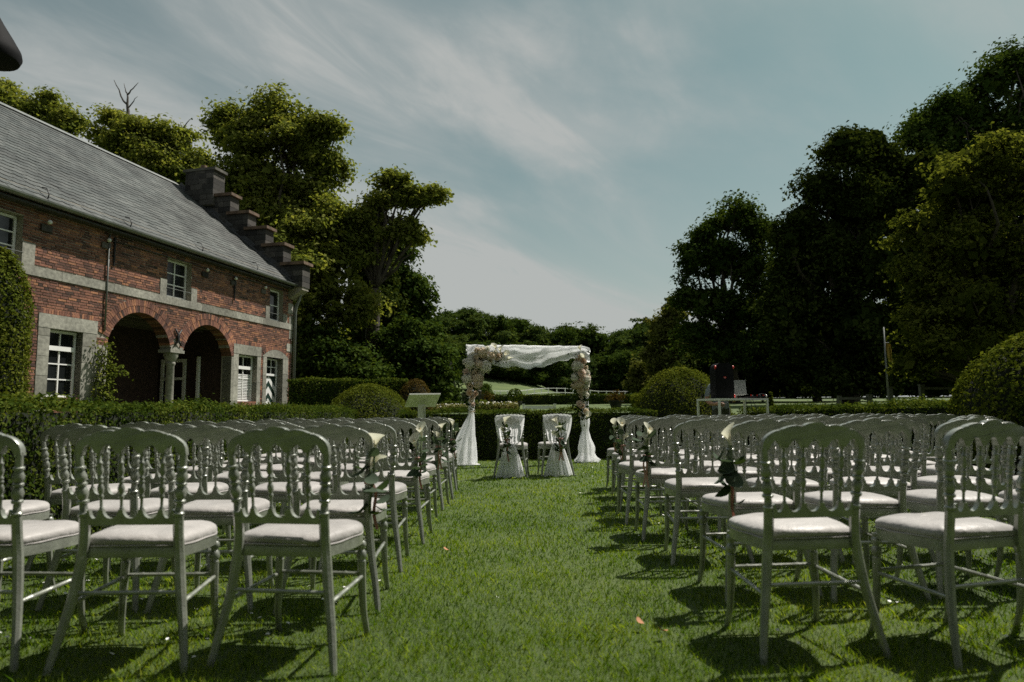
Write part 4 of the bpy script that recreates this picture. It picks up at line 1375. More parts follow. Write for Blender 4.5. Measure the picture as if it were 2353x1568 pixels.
def right_trees():
    def mk(nm, lab, Y, bx, lobes, n, lf, mt, sd, cl, r=0.4, shell=0.45, drop=0.0, fork=0.3, yos=0.8, tw=2, aspect=0.6, zfix=None, fill=0.1):
        b = at(bx, 935, Y)
        zb = ground_z(b.x, b.y) if zfix is None else zfix
        base = (b.x, b.y, zb)
        rr = random.Random(sd)
        return tree(nm, lab, base, [lob(x, y, Y, dx, dy, base, yo=rr.uniform(-yos, yos)) for x, y, dx, dy in lobes], n, lf, mt, sd, r, fork, clump=cl, shell=shell, drop=drop, zb=zb, twigs=tw, aspect=aspect, fill=fill)
    mk('round_tree', 'round-crowned tree with dark branching limbs right of the open meadow', 40, 1680, [(1690, 500, 60, 42), (1625, 545, 52, 45), (1745, 530, 45, 50), (1585, 605, 38, 50), (1650, 600, 60, 50), (1720, 620, 65, 55), (1575, 680, 32, 40), (1620, 700, 60, 50), (1700, 720, 60, 55), (1600, 770, 45, 50), (1670, 800, 70, 50), (1750, 700, 40, 70)], 30000, 0.21, 'maple', 61, 0.42, 0.45, 0.45, tw=3, fill=0.06)
    mk('weeping_beech', 'huge dark weeping beech at the right of the picture', 33, 1950, [(1990, 330, 85, 60), (1930, 350, 60, 50), (2050, 370, 70, 70), (1880, 440, 55, 55), (1960, 470, 90, 80), (2050, 490, 80, 90), (1840, 510, 45, 50), (1900, 570, 80, 80), (2000, 620, 100, 90), (1820, 640, 38, 80), (1870, 700, 70, 90), (1960, 760, 100, 90), (2060, 760, 80, 90), (1830, 800, 50, 70), (1900, 850, 80, 55), (2000, 860, 90, 55), (1805, 560, 40, 60), (1800, 720, 45, 80), (2110, 420, 60, 90), (2110, 600, 60, 100)], 66000, 0.2, 'beech', 62, 0.42, 0.55, 0.35, 0.3, tw=1, fill=0.24)
    mk('tall_tree', 'tallest dark tree top in the upper right corner', 36, 2330, [(2340, 150, 60, 60), (2270, 200, 65, 55), (2210, 235, 60, 45), (2390, 220, 80, 90), (2160, 262, 45, 32), (2250, 290, 85, 70), (2150, 330, 60, 50), (2340, 330, 90, 90), (2200, 390, 90, 70), (2420, 420, 100, 150), (2300, 480, 120, 110), (2180, 520, 90, 100), (2110, 320, 45, 45), (2090, 400, 50, 70), (2130, 270, 35, 25)], 44000, 0.22, 'maple', 63, 0.48, 0.55, 0.42)
    mk('lime_tree', 'lower yellow-green tree with fine leaves at the right edge', 19, 2300, [(2260, 370, 90, 55), (2340, 350, 80, 50), (2180, 430, 75, 55), (2280, 470, 110, 70), (2370, 450, 80, 80), (2140, 520, 65, 60), (2230, 580, 110, 80), (2340, 600, 100, 90), (2130, 630, 55, 60), (2200, 700, 95, 70), (2310, 740, 110, 80), (2110, 740, 50, 50), (2170, 800, 80, 50), (2270, 840, 90, 40), (2390, 760, 80, 120), (2110, 840, 40, 30)], 42000, 0.125, 'lime', 64, 0.26, 0.3, 0.4, fork=0.3, yos=0.5)
    mk('light_tree', 'small pale yellow tree in front of the dark wood edge', 62, 1465, [(1465, 850, 24, 22), (1480, 880, 26, 20), (1455, 885, 18, 18)], 2600, 0.32, 'farlight', 65, 0.4, 0.2, 0.4)
    mk('pale_tree', 'pale yellow-green tree left of the round-crowned tree', 58, 1535, [(1545, 725, 40, 38), (1520, 765, 40, 38), (1560, 790, 45, 40), (1500, 830, 30, 38), (1545, 850, 45, 40)], 8000, 0.32, 'farlight', 66, 0.45, 0.3, 0.4)
    # shaded undergrowth that closes the wood on the right
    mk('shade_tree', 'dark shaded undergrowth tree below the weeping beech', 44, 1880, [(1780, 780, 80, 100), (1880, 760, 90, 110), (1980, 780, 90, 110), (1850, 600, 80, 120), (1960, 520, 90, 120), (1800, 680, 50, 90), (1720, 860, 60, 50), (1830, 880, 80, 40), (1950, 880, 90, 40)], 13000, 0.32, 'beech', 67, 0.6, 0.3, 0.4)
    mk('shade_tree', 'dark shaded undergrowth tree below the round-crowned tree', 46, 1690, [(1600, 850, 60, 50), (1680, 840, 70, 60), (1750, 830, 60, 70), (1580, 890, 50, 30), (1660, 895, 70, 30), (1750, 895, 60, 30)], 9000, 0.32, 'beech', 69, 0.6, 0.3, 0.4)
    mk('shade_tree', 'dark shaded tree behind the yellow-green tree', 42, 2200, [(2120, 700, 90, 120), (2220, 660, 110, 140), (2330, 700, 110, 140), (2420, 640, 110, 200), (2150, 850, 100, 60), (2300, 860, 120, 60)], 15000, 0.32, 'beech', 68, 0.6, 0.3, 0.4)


right_trees()


def far_wood():
    """unit trees 10 m high, copied along the wood edge"""
    rng = np.random.default_rng(7)
    protos = []
    for k, mt in enumerate(('farleaf', 'farleaf', 'maple', 'farlight')):
        r = np.random.default_rng(80 + k)
        lobes = [(r.normal(0, 1.3), r.normal(0, 1.3), 6.5 + r.normal(0, 1.0), 2.0, 2.0, 1.8) for _ in range(5)] + [(r.normal(0, 1.6), r.normal(0, 1.6), 4 + r.normal(0, 0.8), 2.2, 2.2, 1.9) for _ in range(5)] + [(r.normal(0, 1.9), r.normal(0, 1.9), 1.9, 2.0, 2.0, 1.5) for _ in range(4)]
        P, Q = crown_points(lobes, 17000, r, 0.35, 0.4, 20)
        P[:, 2] = np.clip(P[:, 2], 0.2, 10)
        la = np.array(lobes)
        ii = r.integers(0, len(la), 2600)
        dd = unit(r.normal(0, 1, (2600, 3)))
        Pf = la[ii, :3] + dd * la[ii, 3:6] * 0.75 * r.random((2600, 1)) ** 0.5
        Pf[:, 2] = np.clip(Pf[:, 2], 0.2, 9.4)
        me = quads_mesh('far_crown', np.concatenate([leaves(P, Q, 0.27, r, 0.62), leaves(Pf, dd, 0.75, r, 0.75)]), M[mt])
        mb = MB()
        limb(mb, (0, 0, -0.5), (0, 0, 5), 0.28, 0.12, r, 0.03, 5, 6)
        for j in range(4):
            limb(mb, (0, 0, 3), lobes[j][:3], 0.12, 0.04, r, 0.1, 4, 5)
        tm = mb.mesh('far_trunk', M['bark'], True)
        protos.append((me, tm))
    rows = [
        # x, top y, depth, kind, width factor, label
        (1012, 735, 92, 0, 1.0, 'leftmost tree of the far wood, beside the conical tree'),
        (1055, 718, 100, 1, 1.1, 'tall tree at the left of the far wood skyline'),
        (1105, 726, 106, 0, 1.1, 'second broad tree of the far wood from the left'),
        (1150, 733, 110, 2, 1.1, 'far wood tree just left of where the skyline starts dropping'),
        (1192, 742, 114, 1, 1.0, 'far wood tree on the falling skyline above the arch corner'),
        (1232, 756, 120, 0, 0.9, 'dark pointed far tree above the left third of the arch'),
        (1268, 772, 128, 1, 1.0, 'low far tree over the left part of the tulle'),
        (1303, 768, 132, 2, 1.0, 'far tree over the middle of the tulle'),
        (1340, 774, 134, 0, 1.0, 'far tree at the lowest point of the skyline'),
        (1378, 775, 134, 1, 1.0, 'far tree over the right corner of the arch'),
        (1412, 768, 128, 2, 1.0, 'far tree just right of the arch'),
        (1450, 764, 120, 0, 1.0, 'far tree above the small pale yellow tree'),
        (1492, 762, 112, 1, 1.0, 'far tree behind the pale yellow-green tree'),
        (1530, 770, 110, 0, 1.0, 'rightmost tree of the far wood skyline'),
        (1120, 800, 88, 2, 0.9, 'front wood-edge tree behind the left flower garland'),
        (1165, 805, 90, 0, 0.9, 'front wood-edge tree behind the left part of the swag'),
        (1210, 812, 93, 2, 0.9, 'front wood-edge tree left of the arch middle'),
        (1255, 818, 97, 1, 0.9, 'front wood-edge tree in the middle of the arch'),
        (1300, 822, 100, 2, 0.9, 'front wood-edge tree right of the arch middle'),
        (1345, 826, 104, 0, 0.9, 'front wood-edge tree behind the right flower garland'),
        (1392, 822, 106, 2, 0.9, 'dark wood-edge tree right of the arch post'),
        (1435, 818, 104, 2, 0.9, 'dark wood-edge tree beside the small pale yellow tree'),
        (1490, 815, 98, 2, 1.0, 'dark wood-edge tree behind the big shrub dome'),
        (1060, 800, 84, 2, 0.9, 'wood-edge tree at the left top of the meadow'),
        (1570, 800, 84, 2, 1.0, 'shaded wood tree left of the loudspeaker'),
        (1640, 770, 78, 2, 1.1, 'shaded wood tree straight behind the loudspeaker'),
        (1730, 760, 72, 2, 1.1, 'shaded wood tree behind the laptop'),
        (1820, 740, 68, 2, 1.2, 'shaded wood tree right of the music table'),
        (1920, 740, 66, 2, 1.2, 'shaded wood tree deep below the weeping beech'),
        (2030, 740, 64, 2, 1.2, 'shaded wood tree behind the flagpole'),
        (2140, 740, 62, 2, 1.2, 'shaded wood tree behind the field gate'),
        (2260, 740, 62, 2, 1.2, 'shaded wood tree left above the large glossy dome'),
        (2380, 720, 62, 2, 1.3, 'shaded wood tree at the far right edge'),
    ]
    # unseen trees added behind the viewer to block sky fill on the chair backs
    for i, (x, y, h) in enumerate(((-30, -6, 15), (-21, -13, 17), (-12, -17, 18), (-4, -19, 19), (5, -19, 18), (13, -17, 18), (21, -13, 17), (29, -7, 16))):
        t = thing('wood_tree', 'unseen dark tree added behind the viewer to block sky light, %s from the left' % ('first', 'second', 'third', 'fourth', 'fifth', 'sixth', 'seventh', 'eighth')[i], 'tree', (x, y, 0), i * 1.3, 'added sky-blocking trees behind the viewer')
        for nm, me in zip(('crown', 'trunk'), protos[2]):
            put(nm, me, t).scale = (h / 8.0, h / 8.0, h / 8.6)
    for (x, yt, Y, k, wf, lab) in rows:
        b = at(x, 930, Y)
        z = ground_z(b.x, Y)
        top = at(x, yt, Y).z
        h = max(4.0, top - z)
        s = h / 8.6
        t = thing('wood_tree', lab, 'tree', (b.x, Y, z), rng.uniform(0, 6.28), 'trees of the far wood')
        c = put('crown', protos[k][0], t)
        tr = put('trunk', protos[k][1], t)
        wx = max(s, 0.85) * wf * 1.15
        for o in (c, tr):
            o.scale = (wx, wx, s)


far_wood()


hedge('dense dark thicket along the wood floor on the right', (15.0, 82.0), (66.0, 58.0), 4.0, 5.0, 9, 0.9, 'beech', 79, 'ft', name='thicket')


def shrubs():
    for lab, x, ytop, Y, hw, mt, sd in (
            ('loose dark shrub on the meadow behind the left garland', 1112, 882, 42, 30, 'maple', 71),
            ('dense dark shrub on the lawn behind the lectern', 1040, 880, 38, 26, 'maple', 72),
            ('low green shrub right of the lectern top', 1008, 905, 33, 22, 'hedge', 73),
            ('small shrub by the far right end of the music table', 1772, 902, 17, 7, 'hedge_y', 74)):
        b = at(x, 930, Y)
        z = ground_z(b.x, Y)
        h = at(x, ytop, Y).z - z
        w = hw * Y / F
        rng = np.random.default_rng(sd)
        t = thing('shrub', lab, 'shrub', (b.x, Y, z), 0)
        lobes = [(rng.normal(0, w * 0.35), rng.normal(0, w * 0.35), h * (0.3 + 0.4 * rng.random()), w * 0.6, w * 0.6, h * 0.36) for _ in range(6)] + [(0, 0, h * 0.6, w * 0.6, w * 0.6, h * 0.4)]
        P, Q = crown_points(lobes, 2600, rng, 0.5, w * 0.16, 16)
        P[:, 2] = np.clip(P[:, 2], 0.02, h)
        put('foliage', quads_mesh('foliage', leaves(P, Q, max(0.06, w * 0.17), rng), M[mt]), t)
        mb = MB()
        for l in lobes[:4]:
            limb(mb, (0, 0, 0), l[:3], 0.03, 0.01, rng, 0.1, 4, 5)
        mb.build('stem', M['bark'], t, True)


shrubs()


# ------------------------------------------------------------------ chairs
def catmull(pts, n=6, closed=False):
    out = []
    m = len(pts)
    rng_ = range(m if closed else m - 1)
    for i in rng_:
        p0 = pts[(i - 1) % m] if closed or i > 0 else pts[0]
        p1, p2 = pts[i], pts[(i + 1) % m]
        p3 = pts[(i + 2) % m] if closed or i + 2 < m else pts[-1]
        for k in range(n):
            t = k / n
            out.append(tuple(0.5 * (2 * b + (c - a) * t + (2 * a - 5 * b + 4 * c - d) * t * t + (3 * b - a - 3 * c + d) * t ** 3) for a, b, c, d in zip(p0, p1, p2, p3)))
    if not closed: out.append(tuple(pts[-1]))
    return out


def back_y(z):
    return -0.195 - 0.135 * max(0.0, z - 0.45)


SPX = (-0.114, -0.038, 0.038, 0.114)


def chair_meshes():
    """shared meshes of one turned-spindle banquet chair; origin on the ground, facing +y"""
    out = []

    def add(name, mb, mat, smooth=True, angle=35):
        mb.v = [(x * 1.07, y, z) for x, y, z in mb.v]
        out.append((name, mb.mesh(name, M[mat], smooth, angle)))
    # top rail: three lobes on top, five little arches below
    top = []
    for k in range(11):
        t = math.pi * (1 - k / 10)
        top.append((0.044 * math.cos(t), 0.909 + 0.017 * math.sin(t) ** 0.8))
    right = [(0.055, 0.914), (0.072, 0.9165), (0.09, 0.915), (0.108, 0.9095), (0.122, 0.9025), (0.131, 0.8965), (0.138, 0.8985), (0.15, 0.896), (0.166, 0.888), (0.18, 0.877), (0.191, 0.864), (0.198, 0.846), (0.2, 0.818)]
    bot = []
    px = (0.182,) + tuple(reversed(SPX)) + (-0.182,)
    for i in range(5):
        a, b = px[i], px[i + 1]
        bot.append((a - 0.011, 0.818 if i == 0 else 0.824))
        for k in range(1, 8):
            t = math.pi * k / 8
            m_, r_ = (a + b) / 2, (a - b) / 2 - 0.011
            bot.append((m_ + r_ * math.cos(t), 0.83 + 0.033 * math.sin(t)))
        bot.append((b + 0.011, 0.824 if i < 4 else 0.818))
    ol = top + right + bot + [(-x, z) for x, z in reversed(right)]
    mb = MB().prism(list(reversed(ol)), -0.016, 0.014, None, 0.005)
    mb.v = [(x, y + back_y(z) - 0.012 * math.cos(x / 0.2 * 1.5) + 0.006, z) for x, y, z in mb.v]
    add('top_rail', mb, 'chair')
    # lower rail: scalloped top
    ol = [(-0.155, 0.545), (0.155, 0.545), (0.155, 0.6)]
    xs = (0.155,) + tuple(reversed([x * 0.94 for x in SPX])) + (-0.155,)
    for i in range(5):
        a, b = xs[i], xs[i + 1]
        for k in range(9):
            t = math.pi * k / 8
            ol.append(((a + b) / 2 + ((a - b) / 2 - 0.008) * math.cos(t), 0.604 - 0.034 * math.sin(t)))
    ol.append((-0.155, 0.6))
    mb = MB().prism(list(reversed(ol)), -0.011, 0.011)
    mb.v = [(x, y + back_y(z), z) for x, y, z in mb.v]
    add('lower_rail', mb, 'chair')
    # spindles
    sp = [(0, .0055), (.02, .0085), (.05, .0085), (.07, .0055), (.2, .0052), (.24, .0095), (.27, .0095), (.285, .006), (.33, .0105), (.4, .0125), (.46, .008), (.48, .006), (.495, .0105), (.52, .0105), (.535, .006), (.56, .0105),
          (.585, .0105), (.6, .006), (.66, .0115), (.72, .0125), (.79, .007), (.81, .0105), (.84, .0105), (.855, .0065), (.97, .0058), (1, .0075)]
    for x in SPX:
        mb = MB().turned((x * 0.94, back_y(0.598), 0.598), (x, back_y(0.826), 0.826), sp, 8)
        add('spindle', mb, 'chair', True, None)
    # back legs run up into turned posts
    post = [(0, .016), (.03, .02), (.07, .02), (.09, .015), (.2, .0135), (.23, .021), (.26, .021), (.275, .015), (.32, .02), (.38, .0225), (.45, .016), (.47, .014), (.49, .0205), (.52, .0205), (.535, .0145), (.58, .021), (.63, .022), (.7, .0145), (.72, .014), (.735, .02), (.765, .02), (.78, .0145), (1, .013)]
    for s in (-1, 1):
        mb = MB()
        path = catmull([(s * .236, -.262, 0), (s * .214, -.23, .14), (s * .19, -.206, .28), (s * .174, -.196, .42), (s * .168, back_y(.5), .5), (s * .168, back_y(.575), .575)], 3)
        mb.tube(path, [.0125 + .005 * min(1, p[2] / .3) for p in path], 8, True)
        mb.turned((s * .168, back_y(.573), .573), (s * .188, back_y(.832), .832), post, 10)
        add('back_leg', mb, 'chair', True, 40)
    # front legs: beads under the seat, then a sabre leg
    for s in (-1, 1):
        mb = MB()
        mb.turned((s * .178, .165, .43), (s * .18, .168, .325), [(0, .016), (.15, .013), (.22, .019), (.35, .021), (.46, .014), (.52, .013), (.62, .02), (.8, .022), (.93, .015), (1, .018)], 10)
        path = catmull([(s * .18, .168, .327), (s * .183, .172, .22), (s * .188, .182, .1), (s * .196, .208, 0)], 4)
        mb.tube(path, [.0115 + .005 * p[2] / .33 for p in path], 8, True)
        add('front_leg', mb, 'chair', True, 40)
    # seat frame and cushion share one D-shaped outline
    half = [(0.0, .205), (.1, .2), (.165, .178), (.198, .13), (.207, .06), (.2, -.03), (.186, -.12), (.17, -.19)]
    ring = catmull(half, 3)
    D = [(x, y) for x, y in ring] + [(-x, y) for x, y in reversed(ring[1:])]
    Mx = Matrix(((1, 0, 0, 0), (0, 0, 1, 0), (0, 1, 0, 0), (0, 0, 0, 1)))
    add('seat_frame', MB().prism(D, .413, .455, Mx, 0.005), 'chair')
    prof = [(.94, .4562), (.99, .4595), (1.012, .469), (1.01, .48), (.985, .4905), (.93, .499), (.82, .506), (.6, .511), (.3, .513)]
    vs, fs = [], []
    for i, (sc, z) in enumerate(prof):
        vs += [(x * sc * .985, (y - .005) * sc * .985 + .005, z + (0.003 * math.sin(x * 31) * math.sin(y * 27) if i > 2 else 0)) for x, y in D]
    n = len(D)
    for i in range(len(prof) - 1):
        for k in range(n):
            fs.append((i * n + k, (i + 1) * n + k, (i + 1) * n + (k + 1) % n, i * n + (k + 1) % n))
    fs.append(tuple((len(prof) - 1) * n + k for k in range(n - 1, -1, -1)))
    add('cushion', MB().add(vs, fs), 'cushion', True, None)
    pr = [(x * .99, y * .99, .4585 + .0015 * math.sin(k)) for k, (x, y) in enumerate(D)]
    add('piping', MB().tube(pr + [pr[0]], .0042, 5), 'cushion', True, None)
    # stretchers with small rings, like bamboo
    bam = [(0, .008), (.18, .0085), (.2, .011), (.22, .0085), (.48, .0085), (.5, .011), (.52, .0085), (.78, .0085), (.8, .011), (.82, .0085), (1, .008)]
    for s in (-1, 1):
        add('side_stretcher', MB().turned((s * .196, -.212, .245), (s * .184, .172, .262), bam, 8), 'chair')
    add('back_stretcher', MB().turned((-.19, -.208, .285), (.19, -.208, .285), bam, 8), 'chair')
    add('front_stretcher', MB().turned((-.182, .171, .27), (.182, .171, .27), bam, 8), 'chair')
    return out


CHAIR = chair_meshes()


def place_chair(x, y, rz, label, group):
    t = thing('banquet_chair', label, 'chair', (x, y, 0), rz, group)
    t.rotation_euler = (rj.uniform(-.012, .012), rj.uniform(-.012, .012), rz)
    for nm, me in CHAIR:
        o = put(nm, me, t)
        if nm == 'cushion':
            o.rotation_euler = (0, 0, rj.uniform(-.06, .06))
    return t


rj = random.Random(3)
ORD = ['first', 'second', 'third', 'fourth', 'fifth', 'sixth', 'seventh', 'eighth']
ROWN = ['nearest', 'second', 'third', 'fourth', 'fifth', 'sixth', 'seventh', 'farthest']
left_rows = [2.98, 3.76, 4.61, 5.48, 6.31, 7.24, 8.12, 8.95]
right_rows = [2.98, 3.84, 4.7, 5.55, 6.3, 7.1, 7.95, 8.8]
rj = random.Random(3)
POSTS = {}
for r, y in enumerate(left_rows):
    for c in range(4):
        x = -0.93 - 0.61 * c + rj.uniform(-.03, .03)
        if r == 0: x = (-0.89, -1.525, -2.15, -2.77)[c]
        if x / y < -0.86: continue
        rz = math.radians(rj.uniform(-5, 5)) + (math.radians((-9, 0, -3, 0)[c]) if r == 0 else math.radians(-2))
        seat = 'on the aisle' if c == 0 else ORD[c] + ' from the aisle'
        yy = y + rj.uniform(-.05, .05)
        place_chair(x, yy, rz, 'grey chair %s, %s row of the left block' % (seat, ROWN[r]), 'grey chairs of the left block')
        if c == 0: POSTS['L', r] = (x, yy, rz)
rx0 = [1.26, 1.27, 1.25, 1.2, 1.22, 1.29, 1.38, 1.43]
for r, y in enumerate(right_rows):
    for c in range(6 if r > 4 else 5):
        x = rx0[r] + 0.585 * c + rj.uniform(-.03, .03)
        if r == 0: x = (1.19, 1.83, 2.45, 3.05, 3.65)[c]
        if x / y > 0.84: continue
        rz = math.radians(rj.uniform(-5, 5)) + (math.radians((5, 14, 0, 0, 0)[c]) if r == 0 else math.radians(3))
        seat = 'on the aisle' if c == 0 else ORD[c] + ' from the aisle'
        yy = y + rj.uniform(-.05, .05)
        place_chair(x, yy, rz, 'grey chair %s, %s row of the right block' % (seat, ROWN[r]), 'grey chairs of the right block')
        if c == 0: POSTS['R', r] = (x, yy, rz)
BRIDE = [(0.0, 10.55, math.radians(-9), 'left'), (0.63, 10.72, math.radians(10), 'right')]
for x, y, rz, sd in BRIDE:
    place_chair(x, y, rz, '%s one of the two tulle-draped chairs under the flower arch' % sd, 'draped couple chairs')


# ------------------------------------------------------------------ flowers
def calla_mesh():
    mb = MB()

    def fn(u, v):
        a = u * 2 * math.pi
        r = 0.005 + 0.03 * v ** 1.7 + 0.008 * max(0, v - 0.75) * 4 * (1 + math.cos(a))
        z = 0.085 * v + (0.035 * (0.5 + 0.5 * math.cos(a)) ** 1.5 - 0.012) * v ** 2
        return (r * math.cos(a) + 0.012 * v ** 3, r * math.sin(a), z)
    mb.grid(fn, 14, 8, True)
    return mb.mesh('calla_bloom', M['calla'], True)


def spadix_mesh():
    return MB().tube([(0, 0, .02), (.001, 0, .05), (.004, 0, .075)], [.005, .005, .003], 6).mesh('spadix', M['spadix'], True)


def round_leaf_mesh(mat, L=0.05, W=0.042):
    mb = MB()
    pts = [(W / 2 * math.sin(t), L / 2 - L / 2 * math.cos(t)) for t in np.linspace(0, 2 * math.pi, 11)[:-1]]
    vs = [(x, y, 0.006 * math.cos(x / W * 3) + 0.15 * (y / L) ** 2 * L) for x, y in pts] + [(0, L * 0.5, -0.002)]
    n = len(pts)
    mb.add(vs, [(i, (i + 1) % n, n) for i in range(n)])
    return mb.mesh('leaf', mat, True)


CALLA, SPADIX = calla_mesh(), spadix_mesh()
EUC = round_leaf_mesh(M['eucalyptus'])
EUC_DARK = round_leaf_mesh(M['garland'], 0.06, 0.032)


def posy(label, loc, rz, scale, seed, callas, leaves_n, dark=0.4, side=-1, ribbon=True, group='flower posies on the aisle chairs', name='chair_posy'):
    rr = random.Random(seed)
    t = thing(name, label, 'flowers', loc, rz, group)
    leaf_k = 1.5 if name == 'chair_posy' else 1.0
    stems = MB()
    for k in range(callas):
        top = Vector((rr.uniform(-.025, .025), -0.035 + rr.uniform(-.015, .01), 0.06 - 0.075 * k + rr.uniform(-.01, .01)))
        q = Matrix.Translation(top) @ Matrix.Rotation(rr.uniform(-.5, .5) - 0.1, 4, 'X') @ Matrix.Rotation(rr.uniform(-.6, .6), 4, 'Y') @ Matrix.Rotation(rr.uniform(0, 6.28), 4, 'Z') @ Matrix.Scale(0.85, 4)
        b = put('calla_bloom', CALLA, t, q)
        put('spadix', SPADIX, b)
        stems.tube([top, top * 0.4 + Vector((0, -.02, -.1)), (rr.uniform(-.01, .01), -.02, -.2)], [.005, .004, .004], 5)
    stems.build('stems', M['stem'], t, True)
    for k in range(leaves_n):
        z = rr.uniform(-.2, .06)
        a = rr.uniform(-2.6, 2.6)
        q = Matrix.Translation((0.012 * math.sin(a), -0.03 - 0.012 * math.cos(a), z)) @ Matrix.Rotation(a + math.pi, 4, 'Z') @ Matrix.Rotation(rr.uniform(-1.2, .9), 4, 'X')
        q = q @ Matrix.Scale(rr.uniform(.7, 1.35) * leaf_k, 4)
        put('leaf', EUC_DARK if rr.random() < dark else EUC, t, q)
    if ribbon:
        mb = MB()
        for k in range(2):
            s = rr.choice((-1, 1))
            pts = catmull([(0, -.03, -.07), (s * .012, -.045, -.12), (s * .006, -.04, -.2), (s * .02, -.045, -.27)], 4)
            mb.add([(x - .007, y, z) for x, y, z in pts] + [(x + .007, y - .002, z) for x, y, z in pts], [(i, i + 1, i + 1 + len(pts), i + len(pts)) for i in range(len(pts) - 1)])
        mb.tube([(-.026, -.015, -.07), (0, -.042, -.07), (.026, -.015, -.07)], .009, 6)
        mb.build('ribbon', M['ribbon'], t, True)
    t.scale = (scale,) * 3
    return t


for (sd, r), lab in {('L', 1): 'large calla posy with round leaves on the nearest decorated left aisle chair',
                     ('L', 3): 'calla posy on the left aisle chair of the fourth row', ('L', 5): 'calla posy on the left aisle chair of the sixth row',
                     ('L', 7): 'small calla posy on the farthest left aisle chair', ('R', 1): 'single tall calla posy with pink ribbon on the nearest decorated right chair',
                     ('R', 3): 'leafy calla posy on the right aisle chair of the fourth row', ('R', 5): 'calla posy on the right aisle chair of the sixth row',
                     ('R', 7): 'calla posy on the farthest right aisle chair'}.items():
    x, y, rz = POSTS[sd, r]
    s = 1 if sd == 'L' else -1
    off = Matrix.Rotation(rz, 3, 'Z') @ Vector((s * .19, -.235, .715))
    posy(lab, (x + off.x, y + off.y, off.z), rz + s * 0.7, 1.15, 100 + r + (50 if sd == 'R' else 0), 1 if (sd, r) == ('R', 1) else 2, 13, 0.2 if sd == 'L' else 0.35)


def rose_mesh(mat):
    mb = MB()
    rr = random.Random(5)
    for lay, (n, R, z0, z1, op) in enumerate(((4, .016, -.005, .026, .2), (5, .027, -.012, .022, .5), (6, .038, -.02, .014, .85))):
        for k in range(n):
            a0 = 2 * math.pi * k / n + lay * 0.6 + rr.uniform(-.15, .15)
            w = 2 * math.pi / n * 0.72

            def fn(u, v):
                a = a0 + (u - .5) * 2 * w * (1 - .25 * v)
                r = R * (0.35 + 0.65 * math.sin(min(1, v * 1.1) * math.pi / 2)) + op * .010 * v ** 3 - 0.004 * (1 - abs(u - .5) * 2)
                z = z0 + (z1 - z0) * v - 0.010 * (abs(u - .5) * 2) ** 2 * v - op * .006 * v ** 4
                return (r * math.cos(a), r * math.sin(a), z)
            mb.grid(fn, 4, 4)
    return mb.mesh('rose', mat, True)


def hydrangea_mesh(mat, seed):
    rng = np.random.default_rng(seed)
    n = 260
    d = unit(rng.normal(0, 1, (n, 3)))
    d[:, 2] = np.abs(d[:, 2]) * 1.0 - 0.35
    d = unit(d)
    P = d * np.array([.085, .085, .07]) * (0.9 + 0.16 * rng.random((n, 1)))
    V = leaves(P, d * 1.5, 0.036, rng, 0.85, 0.2)
    mb = MB()
    mb.grid(lambda u, v: (.074 * math.sin(v * math.pi) * math.cos(u * 2 * math.pi), .074 * math.sin(v * math.pi) * math.sin(u * 2 * math.pi), .06 * math.cos(v * math.pi)), 12, 7, True)
    for q in V:
        mb.add([tuple(p) for p in q], [(0, 1, 2, 3)])
    return mb.mesh('hydrangea', mat)


ROSES = [rose_mesh(M[k]) for k in ('petal_c', 'petal_p', 'petal_k', 'petal_w')]
HYD = [hydrangea_mesh(M['petal_w'], 1), hydrangea_mesh(M['petal_c'], 2)]


# ------------------------------------------------------------------ flower arch
PL, PR = on_ground(1080, 1070), on_ground(1346, 1063)
AX = (PR - PL).normalized()
AN = Vector((AX.y, -AX.x, 0))      # towards the camera
AH = 2.2
arch = thing('wedding_arch', 'white square wooden arch at the end of the aisle', 'arch', PL, math.atan2(AX.y, AX.x))
AW = (PR - PL).length
MB().box((-.03, -.03, 0), (.03, .03, AH - 0.06)).build('post', M['white'], arch)
MB().box((AW - .03, -.03, 0), (AW + .03, .03, AH - 0.06)).build('post', M['white'], arch)
MB().box((-.05, -.03, AH - 0.058), (AW + .05, .03, AH)).build('beam', M['white'], arch)
for x in (0, AW):
    MB().box((x - .16, -.2, 0.003), (x + .16, -.031, .03)).build('foot_plate', M['white'], arch)
    MB().box((x - .16, .031, 0.003), (x + .16, .2, .03)).build('foot_plate', M['white'], arch)
AM = arch.matrix_basis.copy()


def al(x, y, z):
    """arch coordinates (along, depth, up) to world"""
    return PL + AX * x - AN * y + Vector((0, 0, z))


def arch_thing(name, label, cat):
    return thing(name, label, cat, PL, math.atan2(AX.y, AX.x))


def nz(x, s=0.0):
    return math.sin(x * 3.1 + s) * 0.5 + math.sin(x * 7.3 + 2 * s) * 0.3 + math.sin(x * 13.7 + s * 3) * 0.2


